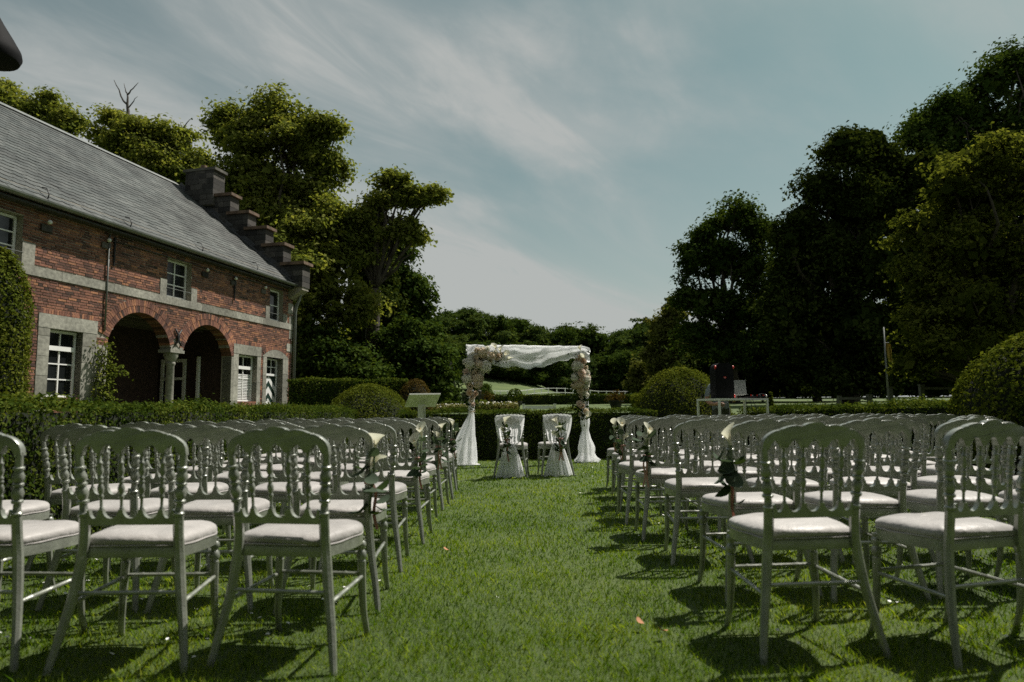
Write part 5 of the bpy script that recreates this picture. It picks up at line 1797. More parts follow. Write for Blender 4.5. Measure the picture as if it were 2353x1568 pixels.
def tulle_swag():
    t = arch_thing('tulle_swag', 'white tulle swag draped along the top beam of the arch', 'drapery')
    for layer in range(1):
        mb = MB()

        def fn(u, v):
            x = -0.07 + u * (AW + 0.15)
            sag = np.interp(u, [0, .12, .3, .48, .6, .72, .85, .95, 1], [.34, .36, .42, .45, .42, .33, .26, .29, .3]) + 0.012 * nz(u * 9, layer)
            sag = sag - 0.06 * layer
            top = AH + 0.03 + 0.03 * abs(nz(x * 1.6, layer))
            z = top - sag * v
            ph = v * 15 + nz(x * 1.3, layer) * 2.2 + u * (9 - 4 * layer) - 6 * v * u
            y = -0.085 - 0.06 * math.sin(v * math.pi) + 0.036 * math.sin(ph) + 0.006 * math.sin(2.3 * ph + 9 * u) + 0.05 * layer
            if v < 0.12:
                y += (0.12 - v) / 0.12 * 0.11
            return (x, y, z + 0.012 * math.sin(u * 37 + layer * 2) * v)
        mb.grid(fn, 90, 40)
        mb.build('tulle_layer', M['tulle'], t, True)
    mb = MB()

    def fb(u, v):
        x = -0.06 + u * (AW + 0.12)
        return (x, 0.055 + 0.015 * math.sin(v * 14 + u * 20), AH + 0.045 - v * (0.2 + 0.05 * math.sin(u * 5)))
    mb.grid(fb, 50, 12)
    mb.build('tulle_layer', M['tulle'], t, True)


def leg_drape(label, x0, spec, seed, lean):
    """spec: list of (z, half width, depth) from top to bottom"""
    t = arch_thing('tulle_leg_drape', label, 'drapery')
    zs = [s[0] for s in spec]
    for layer in range(1):
        mb = MB()

        def fn(u, v):
            z = spec[0][0] + (spec[-1][0] - spec[0][0]) * v
            w = np.interp(-z, [-q for q in zs], [q[1] for q in spec])
            d = np.interp(-z, [-q for q in zs], [q[2] for q in spec])
            c = np.interp(-z, [-q for q in zs], [q[3] for q in spec])
            a = u * 2 * math.pi
            f = 1 + (0.17 * math.sin(a * 9 + seed + nz(z * 2, seed)) + 0.03 * math.sin(a * 17 + 3 * z + layer)) * min(1, w * 9)
            f *= 1 - 0.16 * layer
            return (x0 + c + w * f * math.cos(a), -0.01 + d * f * math.sin(a), z + 0.01 * math.sin(a * 5) * (z > 0.1))
        mb.grid(fn, 96, 40, True)
        mb.build('tulle_layer', M['tulle'], t, True)
    return t


tulle_swag()
ld = leg_drape('white tulle tied round the left arch post and flaring to the grass', 0.0,
               [(1.72, .055, .05, .0), (1.25, .06, .055, .02), (1.05, .055, .05, .03), (.98, .045, .042, .03), (.9, .06, .055, .02), (.6, .13, .11, -.05), (.3, .2, .16, -.11), (.08, .23, .18, -.13), (.02, .2, .15, -.1)], 1, 0)
MB().tube([(.03 + .05 * math.cos(t), -.01 + .048 * math.sin(t), .985) for t in np.linspace(0, 2 * math.pi, 14)], .009, 6).tube([(.05, -.05, .985), (.085, -.06, 1.03), (.1, -.06, .99), (.06, -.055, .98)], .006, 5).build('cream_tie', M['ribbon'] if False else M['petal_c'], ld, True)
leg_drape('white tulle wound round the right arch post with a puddled hem', AW,
          [(1.7, .06, .05, -.0), (1.0, .07, .06, .0), (.75, .085, .07, 0), (.62, .06, .055, 0), (.45, .1, .085, 0), (.28, .15, .12, .02), (.16, .14, .12, .02), (.1, .17, .15, .03), (.04, .24, .2, .04), (.005, .2, .17, .03)], 2, 0)


def garland(label, spots, seed, n_leaf, callas):
    """spots: (x, z, radius) along the arch in arch coordinates"""
    t = arch_thing('flower_garland', label, 'flowers')
    rr = random.Random(seed)
    rng = np.random.default_rng(seed)
    F_, LP = [], []
    for (x, z, r, kind) in spots:
        F_.append((x, z, r, kind))
    for (x, z, r, kind) in F_:
        q = Matrix.Translation((x, -0.1 - rr.uniform(0, .11), z)) @ Matrix.Rotation(math.pi / 2 + rr.uniform(-.5, .5), 4, 'X') @ Matrix.Rotation(rr.uniform(-.6, .6), 4, 'Y') @ Matrix.Rotation(rr.uniform(0, 6), 4, 'Z')
        if kind >= 4:
            put('hydrangea', HYD[kind - 4], t, q @ Matrix.Scale(r / .085, 4))
        else:
            put('rose', ROSES[kind], t, q @ Matrix.Scale(r / .04, 4))
    n = len(spots)
    idx = rng.integers(0, n, n_leaf)
    S = np.array([(a, b, c) for a, b, c, _ in spots])
    P = np.stack([S[idx, 0] + rng.normal(0, .085, n_leaf), -0.07 + rng.normal(0, .045, n_leaf), S[idx, 1] + rng.normal(0, .085, n_leaf)], 1)
    Nn = np.tile([0, -1.0, .4], (n_leaf, 1))
    o = put('foliage', quads_mesh('foliage', leaves(P, Nn, .075, rng, .5, .4), M['garland']), t)
    for (x, z) in callas:
        q = Matrix.Translation((x, -.16, z)) @ Matrix.Rotation(rr.uniform(.2, .8), 4, 'X') @ Matrix.Rotation(rr.uniform(-.9, .9), 4, 'Y') @ Matrix.Rotation(rr.uniform(0, 6), 4, 'Z') @ Matrix.Scale(1.3, 4)
        b = put('calla_bloom', CALLA, t, q)
        put('spadix', SPADIX, b)
    return t


def arch_spot(px, py):
    """picture position of a bloom on the arch plane -> arch coordinates"""
    d = ray(px, py)
    o = Vector((0, 0, EYE)) - (PL + AN * 0.15)
    tt = -o.dot(AN) / d.dot(AN)
    p = Vector((0, 0, EYE)) + d * tt - PL
    return p.dot(AX), p.z


def spots_from(px):
    out = []
    for (x, y, r, k) in px:
        a, z = arch_spot(x, y)
        out.append((a, z, r * 13.0 / F, {1: (0, 1)[len(out) % 2], 2: (2, 3)[len(out) % 2]}.get(k, k)))
    return out


# kinds: 0 cream, 1 peach, 2 blush, 3 white roses; 4 white, 5 cream hydrangeas
LG = [(1080, 835, 13, 4), (1113, 843, 15, 4), (1075, 870, 12, 4), (1108, 812, 12, 5), (1098, 872, 12, 5), (1100, 838, 9, 5), (1072, 855, 8, 2), (1082, 858, 9, 2), (1092, 856, 9, 0), (1104, 858, 8, 2), (1090, 868, 9, 1), (1088, 818, 8, 2), (1093, 822, 7, 1),
      (1115, 823, 9, 2), (1122, 815, 8, 2), (1130, 818, 8, 0), (1138, 812, 7, 3), (1142, 820, 8, 1), (1098, 884, 10, 5), (1080, 888, 8, 0), (1150, 815, 6, 1), (1155, 822, 5, 0), (1125, 828, 7, 0), (1078, 903, 7, 1), (1086, 912, 7, 2), (1094, 905, 6, 1), (1083, 920, 6, 1), (1068, 832, 7, 3), (1096, 806, 7, 0), (1118, 803, 7, 3), (1088, 848, 8, 3), (1103, 826, 8, 0), (1088, 930, 5, 2)]
RG = [(1328, 843, 13, 4), (1322, 868, 10, 4), (1345, 873, 11, 4), (1333, 885, 12, 5), (1323, 886, 9, 5), (1340, 830, 8, 1), (1345, 845, 8, 1), (1348, 858, 8, 2), (1335, 858, 9, 2), (1338, 872, 8, 1), (1332, 822, 8, 2), (1340, 818, 6, 3), (1328, 828, 7, 0), (1345, 885, 8, 3), (1333, 897, 8, 1), (1343, 905, 7, 3), (1350, 908, 6, 3), (1348, 895, 6, 0), (1336, 912, 6, 1), (1328, 853, 8, 2), (1330, 928, 7, 2), (1337, 932, 7, 1), (1346, 945, 6, 1), (1350, 950, 6, 0), (1332, 953, 5, 0), (1341, 922, 5, 3), (1352, 868, 6, 2)]
garland('large flower garland over the left corner of the arch', spots_from(LG), 7, 620, [arch_spot(1150, 812), arch_spot(1158, 822), arch_spot(1140, 806), arch_spot(1163, 830)])
garland('narrow flower garland down the right post of the arch', spots_from(RG), 8, 560, [arch_spot(1334, 806), arch_spot(1326, 826), arch_spot(1346, 962)])


# ------------------------------------------------------------------ tulle and bouquets on the couple's chairs
def chair_tulle(x, y, rz, sd):
    t = thing('chair_tulle', 'white tulle gathered over the back of the %s couple chair' % sd, 'drapery', (x, y, 0), rz, 'tulle covers of the couple chairs')
    mb = MB()

    def fn(u, v):
        s = u * 2 - 1
        z = 0.94 - v * 0.46
        w = 0.2 * (1 - v) ** 0.6 + 0.07 * v ** 0.6 + 0.02
        y_ = back_y(z) - 0.03 - 0.02 * math.sin(v * math.pi) + 0.012 * math.sin(s * 22 + v * 3) * (0.3 + 0.7 * v) - 0.02 * v
        zz = z - 0.018 * (abs(s) ** 2.5) * (1 - v) + 0.004 * math.sin(s * 26) * (v < .1)
        if v < 0.05: y_ += 0.055 * (1 - v / .05)
        return (s * w, y_, zz)
    mb.grid(fn, 44, 26)
    mb.build('tulle_layer', M['tulle'], t, True)
    mb = MB()

    def f2(u, v):
        s = u * 2 - 1
        z = 0.5 - v * 0.485
        w = 0.06 + 0.185 * v ** 0.8
        fold = 0.03 * math.sin(s * 19 + 2) * (0.25 + v) + 0.012 * math.sin(s * 43)
        return (s * w + 0.02 * v * math.sin(s * 5), back_y(.5) - 0.07 - 0.10 * v * (1 - 0.6 * s * s) + fold, z + 0.015 * v * math.sin(s * 9))
    mb.grid(f2, 60, 22)
    mb.build('tulle_skirt', M['tulle'], t, True)
    mb = MB()
    mb.grid(lambda u, v: (lambda p: (p[0] * 0.9, p[1] + 0.05 * v + 0.03, p[2]))(f2(u, v)), 60, 22)
    mb.build('tulle_skirt', M['tulle'], t, True)


for (x, y, rz, sd) in BRIDE:
    chair_tulle(x, y, rz, sd)
    off = Matrix.Rotation(rz, 3, 'Z') @ Vector((-.03 if sd == 'left' else 0.02, -.33, .68))
    posy('leafy calla bouquet tied to the %s draped chair' % sd, (x + off.x, y + off.y, off.z), rz, 1.6, 160 + len(sd), 3, 30, 0.5, group='bouquets on the couple chairs', name='calla_bouquet')


# ------------------------------------------------------------------ lectern
def lectern():
    p = at(969, 925, 11.9)
    t = thing('lectern', 'ivory lectern with tilted board behind the left block of chairs', 'lectern', (p.x, p.y, 0), 0)
    MB().box((-.06, -.05, .03), (.06, .05, 1.12)).build('post', M['offwhite'], t)
    MB().box((-.2, -.18, .003), (.2, .18, .03)).build('base', M['offwhite'], t)
    a = [(-.19, -.16, 1.285), (.345, -.16, 1.285), (.21, .2, 1.075), (-.325, .2, 1.075)]
    b = [(x, y + .012, z + .022) for x, y, z in a]
    MB().add(a + b, [(0, 1, 2, 3), (7, 6, 5, 4), (0, 4, 5, 1), (1, 5, 6, 2), (2, 6, 7, 3), (3, 7, 4, 0)]).build('board', M['offwhite'], t)
    posy('small calla posy on the lectern post', (p.x + .07, p.y - .06, .93), 0.2, 1.1, 190, 1, 8, 0.6, group=None)


lectern()


# ------------------------------------------------------------------ music table and its gear, the person behind
def music_corner():
    Y = 12.2
    FL, FR = at(1653, 930, Y), at(1763, 930, Y + 0.35)           # near legs
    BL, BR = at(1604, 930, Y + .55), at(1708, 930, Y + .9)       # far legs
    HT = 1.185
    d = Vector((FR.x - FL.x, FR.y - FL.y, 0))
    ang = math.atan2(d.y, d.x)
    W = d.length
    e = Vector((BL.x - FL.x, BL.y - FL.y, 0))
    n = Vector((-d.y, d.x, 0)).normalized()
    D = max(.5, e.dot(n))
    t = thing('music_table', 'white tubular frame table holding the music gear', 'table', (FL.x, FL.y, 0), ang)
    sh = e.dot(d.normalized())
    b = .017
    for (x, y) in ((0, 0), (W, 0), (sh, D), (W + sh, D)):
        MB().box((x - b, y - b, 0), (x + b, y + b, HT - .038)).build('leg', M['white'], t)
    sk = Matrix(((1, sh / D, 0, 0), (0, 1, 0, 0), (0, 0, 1, 0), (0, 0, 0, 1)))
    MB().box((-b, -b, HT - .036), (W + b, D + b, HT), sk).build('table_top', M['white'], t)
    # loudspeaker
    c = at(1660, 912, Y + 0.38)
    s = thing('loudspeaker', 'tall black loudspeaker with red corner handles on the music table', 'loudspeaker', (c.x, c.y, HT + .001), math.radians(4))
    w, dp, h = .165, .15, .64
    ol = catmull([(-w, .02), (-w + .02, 0), (w - .02, 0), (w, .02), (w + .004, h * .5), (w - .004, h - .09), (w - .06, h - .005), (0, h), (-w + .06, h - .005), (-w + .004, h - .09), (-w - .004, h * .5)], 4, True)
    MB().prism(ol, -dp, dp, None, .012).build('cabinet', M['black'], s, True, 50)
    gr = [(x * .93, .03 + z * .9) for x, z in ol]
    g = MB().prism(gr, -dp - .006, -dp + .01, None, .004).build('grille', M['black'], s, True, 50)
    MB().box((-.022, -dp - .011, h * .57), (.022, -dp - .0065, h * .57 + .03)).build('badge', M['red'], g)
    cu = bpy.data.curves.new('badge_letters', 'FONT')
    cu.body, cu.size, cu.extrude, cu.align_x = 'JBL', .022, .0008, 'CENTER'
    to = bpy.data.objects.new('badge_letters', cu)
    COL.objects.link(to)
    bpy.context.view_layer.update()
    me = bpy.data.meshes.new_from_object(to.evaluated_get(bpy.context.evaluated_depsgraph_get()))
    bpy.data.objects.remove(to)
    me.materials.clear(); me.materials.append(M['white'])
    put('badge_letters', me, g, Matrix.Translation((0, -dp - .012, h * .57 + .007)) @ Matrix.Rotation(math.pi / 2, 4, 'X'))
    for x, z in ((-w + .002, h - .075), (w - .002, h - .075), (w + .002, .045)):
        MB().tube([(x, -dp * .9, z - .03), (x * 1.03, -dp * .95, z), (x * .98, -dp * .9, z + .03)], [.012, .02, .012], 8).build('corner_handle', M['red'], s, True)
    MB().box((w + .0055, -dp + .012, .09), (w + .0075, -dp + .03, h - .12)).build('lit_rim_strip', M['silver'], s)  # silver strip stands in for the sunlit right rim of the cabinet
    # laptop on a riser
    c = at(1690, 909, Y + .62)
    lp = thing('laptop', 'open silver laptop seen from behind on the music table', 'laptop', (c.x, c.y, HT + .001), math.radians(3))
    r = MB().box((-.14, -.09, .0), (.14, .11, .012))
    r.build('stand_base', M['silver'], lp)
    MB().box((-.02, -.0, .013), (.02, .03, .065)).build('stand_post', M['silver'], lp)
    MB().box((-.19, -.05, .067), (.19, .2, .085)).build('keyboard_base', M['silver'], lp)
    T = Matrix.Translation((0, -.052, .086)) @ Matrix.Rotation(math.radians(-9), 4, 'X')
    li = MB()
    li.prism(catmull([(-.192, .004), (-.188, 0), (.188, 0), (.192, .004), (.192, .252), (.186, .258), (-.186, .258), (-.192, .252)], 2, True), -.006, .002, T, .0015)
    lo = li.build('lid', M['silver'], lp)
    # round emblem with two slanted strokes
    em = MB()
    R0, R1, k = .02, .017, 20
    vs = [(R0 * math.cos(a), 0, .13 + R0 * math.sin(a)) for a in np.linspace(0, 2 * math.pi, k + 1)[:-1]] + [(R1 * math.cos(a), 0, .13 + R1 * math.sin(a)) for a in np.linspace(0, 2 * math.pi, k + 1)[:-1]]
    vs = [T @ Vector((x, -.0075, z)) for x, y, z in vs]
    em.add(vs, [(i, (i + 1) % k, (i + 1) % k + k, i + k) for i in range(k)])
    for xx in (-.006, .005):
        em.add([T @ Vector(p) for p in ((xx - .003, -.0075, .118), (xx, -.0075, .118), (xx + .004, -.0075, .142), (xx + .001, -.0075, .142))], [(0, 1, 2, 3)])
    em.build('emblem', M['white'], lo)
    # mixer with knobs and a headset beside it
    c = at(1737, 905, Y + .62)
    mx = thing('mixing_console', 'flat black mixing console at the right end of the music table', 'mixer', (c.x, c.y, HT + .001), math.radians(8))
    MB().box((-.17, -.11, 0), (.14, .11, .045)).build('console_body', M['black'], mx)
    rr = random.Random(8)
    for i in range(5):
        MB().turned((-.13 + i * .06, -.06 + (i % 2) * .06, .046), (-.13 + i * .06, -.06 + (i % 2) * .06, .07), [(0, .012), (1, .009)], 8).build('knob', M['silver'] if i % 2 else M['red'], mx)
    c2 = at(1752, 905, Y + .52)
    hs = thing('headphones', 'black headphones lying by the right corner of the music table', 'headphones', (c2.x, c2.y, HT + .001), .3)
    MB().tube([(-.08, 0, .04), (-.06, .02, .075), (0, .04, .085), (.06, .02, .075), (.08, 0, .04)], .007, 6).build('headband', M['black'], hs, True)
    for sx in (-1, 1):
        MB().turned((sx * .088, 0, .038), (sx * .058, 0, .038), [(0, .02), (.3, .034), (.8, .036), (1, .026)], 12).build('ear_cup', M['silver'] if sx > 0 else M['black'], hs, True)
    cb = MB()
    for k, (x0, z0) in enumerate(((.62, 0), (.7, 0), (.76, .02))):
        P0 = Vector((FL.x, FL.y, 0)) + d * x0 * 1.02 + n * (D * .6)
        pts = catmull([(P0.x, P0.y, HT + .01), (P0.x + .03, P0.y - D * .66, HT - .03), (P0.x + .02 + .05 * k, P0.y - D * .68, .75), (P0.x - .06 + .05 * k, P0.y - D * .6, .3), (P0.x + .1 * k, P0.y - D * .6, .006)], 5)
        m = MB().tube(pts, .005, 5)
        setp(m.build('cable', M['black'], None, True), ('black cable hanging nearest the loudspeaker from the music table', 'black cable hanging in the middle below the mixing console', 'black cable hanging nearest the right table leg')[k], 'cable', 'cables hanging from the music table')
    return c


music_corner()


def person():
    """standing behind the music table: mostly hidden by the loudspeaker"""
    c = at(1655, 912, 13.25)
    t = thing('person', 'person in a grey shirt standing behind the loudspeaker, hand at the waist', 'person', (c.x, c.y, 0), math.pi)
    # built facing -y in world (local +y), so local x is mirrored left-right
    V, E, Rr = [], [], []

    def v(p, r, parent=None):
        V.append(p); Rr.append(r)
        if parent is not None: E.append((parent, len(V) - 1))
        return len(V) - 1
    pel = v((0, 0, .98), (.155, .115))
    bel = v((0, .01, 1.14), (.15, .115), pel)
    che = v((0, .01, 1.32), (.165, .12), bel)
    top = v((0, -.01, 1.46), (.11, .085), che)
    nk = v((0, 0, 1.535), (.055, .058), top)
    hd0 = v((0, .02, 1.62), (.07, .082), nk)
    hd1 = v((0, .02, 1.71), (.076, .092), hd0)
    hd2 = v((0, .01, 1.785), (.05, .062), hd1)
    for s in (-1, 1):
        sh = v((s * .17, -.01, 1.44), (.068, .07), top)
        if s > 0:    # picture-left arm: elbow out, hand by the waist
            up = v((.235, -.03, 1.3), (.055, .055), sh)
            el = v((.27, -.02, 1.17), (.045, .045), up)
            fa = v((.225, .12, 1.1), (.04, .038), el)
            wr = v((.15, .2, 1.08), (.028, .024), fa)
            pa = v((.085, .235, 1.085), (.036, .018), wr)
            for k, (dx, dz, L) in enumerate(((-.045, .03, .9), (-.055, .01, 1.0), (-.055, -.012, .95), (-.045, -.032, .8))):
                k1 = v((.085 + dx * .8 * L, .245, 1.085 + dz), (.009, .009), pa)
                k2 = v((.085 + dx * 1.5 * L, .232, 1.08 + dz * 1.1), (.0085, .0085), k1)
                v((.085 + dx * 1.95 * L, .205, 1.075 + dz * 1.1), (.0075, .0075), k2)
            th1 = v((.115, .25, 1.12), (.011, .011), wr)
            v((.075, .255, 1.14), (.009, .009), th1)
        else:
            up = v((-.22, .0, 1.3), (.055, .055), sh)
            el = v((-.24, .03, 1.17), (.045, .045), up)
            fa = v((-.21, .18, 1.15), (.038, .036), el)
            wr = v((-.18, .28, 1.19), (.028, .024), fa)
            pa = v((-.17, .34, 1.21), (.036, .018), wr)
            for k, (dx, L) in enumerate(((.03, .9), (.01, 1.0), (-.012, .95), (-.032, .8))):
                k1 = v((-.17 + dx, .34 + .05 * L, 1.212), (.009, .009), pa)
                k2 = v((-.17 + dx * 1.1, .34 + .085 * L, 1.205), (.0085, .0085), k1)
                v((-.17 + dx * 1.1, .34 + .11 * L, 1.194), (.0075, .0075), k2)
            th1 = v((-.135, .31, 1.205), (.011, .011), wr)
            v((-.115, .35, 1.205), (.009, .009), th1)
        hp = v((s * .095, 0, .9), (.098, .1), pel)
        kn = v((s * .105, .015, .5), (.064, .064), hp)
        an = v((s * .11, -.01, .09), (.046, .048), kn)
        hl = v((s * .11, .04, .045), (.045, .042), an)
        v((s * .12, .16, .032), (.042, .03), hl)
    me = bpy.data.meshes.new('body')
    me.from_pydata(V, E, [])
    o = bpy.data.objects.new('tmp_body', me)
    COL.objects.link(o)
    sk = o.modifiers.new('s', 'SKIN')
    sk.use_smooth_shade = True
    for i, sv in enumerate(me.skin_vertices[0].data):
        sv.radius = Rr[i]
        sv.use_root = (i == 0)
    ss = o.modifiers.new('d', 'SUBSURF')
    ss.levels = ss.render_levels = 2
    bpy.context.view_layer.update()
    bm = bpy.data.meshes.new_from_object(o.evaluated_get(bpy.context.evaluated_depsgraph_get()))
    bpy.data.objects.remove(o)
    bm.name = 'body'
    bm.materials.clear()
    for k in ('skin', 'shirt', 'trousers', 'black'): bm.materials.append(M[k])
    for p in bm.polygons:
        x, y, z = p.center
        p.use_smooth = True
        arm = abs(x) > .2 or y > .13
        if z < .09: p.material_index = 3
        elif z < 1.0: p.material_index = 2
        elif z < 1.5 and not (arm and z < 1.24 and y > .0): p.material_index = 1
        else: p.material_index = 0
    put('body', bm, t)
    # hair cap, nose, eyes, mouth, ears
    hr = MB()

    def fh(u, v):
        a, ph = u * 2 * math.pi, v * math.pi * .55
        f = .02 if math.sin(a) > .3 else -.05
        return (.098 * math.sin(ph) * math.cos(a), .0 + .115 * math.sin(ph) * math.sin(a) - .005, 1.725 + .1 * math.cos(ph) + (f * v ** 2))
    hr.grid(fh, 20, 8, True)
    hr.build('hair', M['hair'], t, True)
    MB().tube([(0, .105, 1.715), (0, .13, 1.675), (0, .108, 1.665)], [.01, .016, .014], 7).build('nose', M['skin'], t, True)
    for s in (-1, 1):
        MB().turned((s * .032, .098, 1.71), (s * .032, .112, 1.71), [(0, .012), (.6, .011), (1, .004)], 8).build('eye', M['white'], t, True)
        MB().tube([(s * .083, .01, 1.66), (s * .096, 0, 1.69), (s * .088, .0, 1.72)], [.01, .016, .01], 6).build('ear', M['skin'], t, True)
    MB().tube([(-.026, .1, 1.63), (0, .11, 1.627), (.026, .1, 1.63)], [.004, .008, .004], 6).build('mouth', M['petal_p'], t, True)


person()


# ------------------------------------------------------------------ garden things beyond the hedge
def garden():
    # white garden bench seen over the hedge
    Y = 26.5
    a, b = at(1203, 942, Y), at(1275, 941, Y)
    z = ground_z(a.x, Y)
    t = thing('garden_bench', 'white wooden garden bench on the lawn behind the arch hedge', 'bench', (a.x, Y, z), 0)
    W = b.x - a.x
    top = at(1203, 931, Y).z - z
    for x in (0, W):
        MB().box((x - .04, -.04, 0), (x + .04, .04, top)).box((x - .055, -.055, top), (x + .055, .055, top + .04)).build('post', M['white'], t)
    MB().box((.045, -.02, top - .16), (W - .045, .02, top - .03)).build('backrest_board', M['white'], t)
    MB().box((.045, -.02, top - .25), (W - .045, .02, top - .22)).build('rail', M['white'], t)
    MB().box((.0, .05, max(.1, top - .42)), (W, .45, max(.13, top - .38))).build('seat', M['white'], t)
    for x in (W * .33, W * .66):
        MB().box((x - .02, -.025, 0), (x + .02, .015, top - .251)).build('strut', M['white'], t)
    # white paddock rail fence across the meadow
    pts = [at(1100, 906, 62), at(1145, 911, 64), at(1200, 915, 68), at(1260, 918, 72), at(1330, 921, 76), at(1400, 922, 80), at(1450, 922, 84)]
    base = Vector((pts[0].x, pts[0].y, ground_z(pts[0].x, pts[0].y)))
    f = thing('paddock_fence', 'long white rail fence across the foot of the meadow', 'fence', base)
    N = 22
    path = []
    for i in range(N + 1):
        s = i / N * (len(pts) - 1)
        k = min(int(s), len(pts) - 2)
        p = pts[k].lerp(pts[k + 1], s - k)
        path.append(Vector((p.x, p.y, ground_z(p.x, p.y))) - base)
    for p in path:
        MB().box((p.x - .05, p.y - .05, p.z - .1), (p.x + .05, p.y + .05, p.z + 1.0)).build('post', M['white'], f)
    for p, q in zip(path[:-1], path[1:]):
        for h in (.95, .5):
            MB().tube([p + Vector((0, -.06, h)), q + Vector((0, -.06, h))], .045, 4).build('rail', M['white'], f)
    # clipped ball in a dark pot, stone urns, pedestal
    def pot(label, x, y, Y, ball, sc):
        p = at(x, y, Y)
        z = ground_z(p.x, Y)
        t = thing('planter', label, 'planter', (p.x, Y, z), 0)
        top = max(.35, p.z - z)
        MB().turned((0, 0, 0), (0, 0, top), [(0, .16 * sc), (.1, .17 * sc), (.8, .25 * sc), (.86, .29 * sc), (1, .29 * sc)], 14).build('pot', M['iron'], t, True, 40)
        rng = np.random.default_rng(int(x))
        d = unit(rng.normal(0, 1, (500, 3)))
        if ball:
            P = d * .3 * sc + np.array([0, 0, top + .22 * sc])
        else:
            P = d * rng.random((500, 1)) * np.array([.45, .45, .3]) * sc + np.array([0, 0, top + .12])
        put('foliage', quads_mesh('foliage', leaves(P, d, .09, rng), M['hedge' if ball else 'rusty']), t)
    pot('clipped ball shrub in a dark pot behind the white bench', 1184, 937, 28, True, 1.0)
    pot('dark urn of reddish plants left of the big shrub dome', 1415, 932, 28, False, 1.1)
    pot('dark planter with rusty foliage beside the stone pedestal', 1118, 918, 36, False, 1.2)
    for lab, x, y, Y in (('dark stone pedestal with round finial near the meadow', 1102, 905, 36), ('small grey stone box house behind the left garland', 1072, 903, 36)):
        p = at(x, y, Y)
        z = ground_z(p.x, Y)
        h = p.z - z
        t = thing('stone_pedestal', lab, 'pedestal', (p.x, Y, z), .2)
        MB().box((-.22, -.22, 0), (.22, .22, h - .1)).build('block', M['stonedark'], t)
        MB().box((-.28, -.28, h - .098), (.28, .28, h - .02)).build('cap', M['stonedark'], t)
        MB().turned((0, 0, h - .018), (0, 0, h + .2), [(0, .1), (.3, .06), (.45, .11), (.75, .12), (1, .02)], 10).build('finial', M['stonedark'], t, True)
    # stone obelisk under the trees at the meadow corner
    p = at(1029, 868, 60)
    z = ground_z(p.x, 60)
    t = thing('stone_obelisk', 'tapering weathered stone obelisk under the trees at the meadow corner', 'obelisk', (p.x, 60, z), .4)
    top = at(1029, 815, 60).z - z
    MB().add([(-.75, -.75, 0), (.75, -.75, 0), (.75, .75, 0), (-.75, .75, 0), (-.2, -.2, top), (.2, -.2, top), (.2, .2, top), (-.2, .2, top), (0, 0, top + .45)], [(0, 1, 5, 4), (1, 2, 6, 5), (2, 3, 7, 6), (3, 0, 4, 7), (4, 5, 8), (5, 6, 8), (6, 7, 8), (7, 4, 8)]).build('shaft', M['stonedark'], t)
    MB().box((-.95, -.95, -.2), (.95, .95, .25)).build('plinth', M['stonedark'], t)
    # yellow flower bed strips
    rng = np.random.default_rng(91)
    for lab, x0, x1, y0, Y, hh in (('long yellow and white flower bed behind the lectern', 955, 1080, 930, 24.5, .3), ('yellow and white flower bed behind the left arch post', 1095, 1190, 932, 24.0, .36)):
        a, b = at(x0, y0, Y), at(x1, y0, Y)
        z = ground_z(a.x, Y)
        t = thing('flower_bed', lab, 'flower bed', (a.x, Y, z), 0)
        L = b.x - a.x
        n = 4200
        P = np.stack([rng.random(n) * L, rng.random(n) * 1.5, hh * rng.random(n) ** .5 * (0.8 + .25 * np.sin(rng.random(n) * 20))], 1)
        put('foliage', quads_mesh('foliage', leaves(P, np.tile([0, -.3, 1.0], (n, 1)), .09, rng), M['bed']), t)
        k = 110
        P = np.stack([rng.random(k) * L, rng.random(k) * 1.5, hh * (.75 + .35 * rng.random(k))], 1)
        put('blossoms', quads_mesh('blossoms', leaves(P, np.tile([0, -.5, 1.0], (k, 1)), .08, rng, .9), M['petal_w']), t)['kind'] = 'stuff'
    # flagpole with a furled yellow flag, paddock gate posts in the shade
    p = at(2041, 915, 22)
    z = ground_z(p.x, 22)
    t = thing('flagpole', 'thin grey pole with a limp yellow flag at the right wood edge', 'flagpole', (p.x, 22, z), 0)
    top = at(2043, 752, 22).z - z
    MB().tube([(0, 0, 0), (0, 0, top)], [.03, .02], 8).build('pole', M['zinc'], t, True)
    fz0, fz1 = at(2050, 832, 22).z - z, at(2050, 788, 22).z - z
    MB().grid(lambda u, v: (.05 + .12 * u + .05 * v + .02 * math.sin(u * 9), .04 * math.sin(u * 12 + v * 3), fz1 + (fz0 - fz1) * v - .05 * u), 10, 10).build('flag', M['yellow'], t, True)
    MB().tube([(0, 0, fz1), (.14, 0, fz1 + .01)], .008, 5).build('flag_arm', M['zinc'], t)
    for lab, xs, yt, Y, w in (('short grey gate post beside the flagpole', (2046,), 891, 20.5, 0), ('grey wooden field gate left of the large glossy dome', (2119,), 886, 20, 2.0), ('low grey rail in front of the dark wood', (1998,), 909, 20.5, -.9)):
        p = at(xs[0], 915, Y)
        z = ground_z(p.x, Y)
        h = at(xs[0], yt, Y).z - z
        t = thing('field_gate' if w else 'gate_post', lab, 'gate' if w else 'post', (p.x, Y, z), 0)
        MB().box((-.06, -.06, 0), (.06, .06, h)).box((-.07, -.07, h), (.07, .07, h + .03)).build('post', M['wood'], t)
        if w:
            for k in range(2):
                MB().box((min(0.061, w), -.02, h - .12 - k * .4), (max(-.061, w), .02, h - .05 - k * .4)).build('rail', M['wood'], t)
            MB().box((w - .05, -.05, 0), (w + .05, .05, h)).build('post', M['wood'], t)


garden()


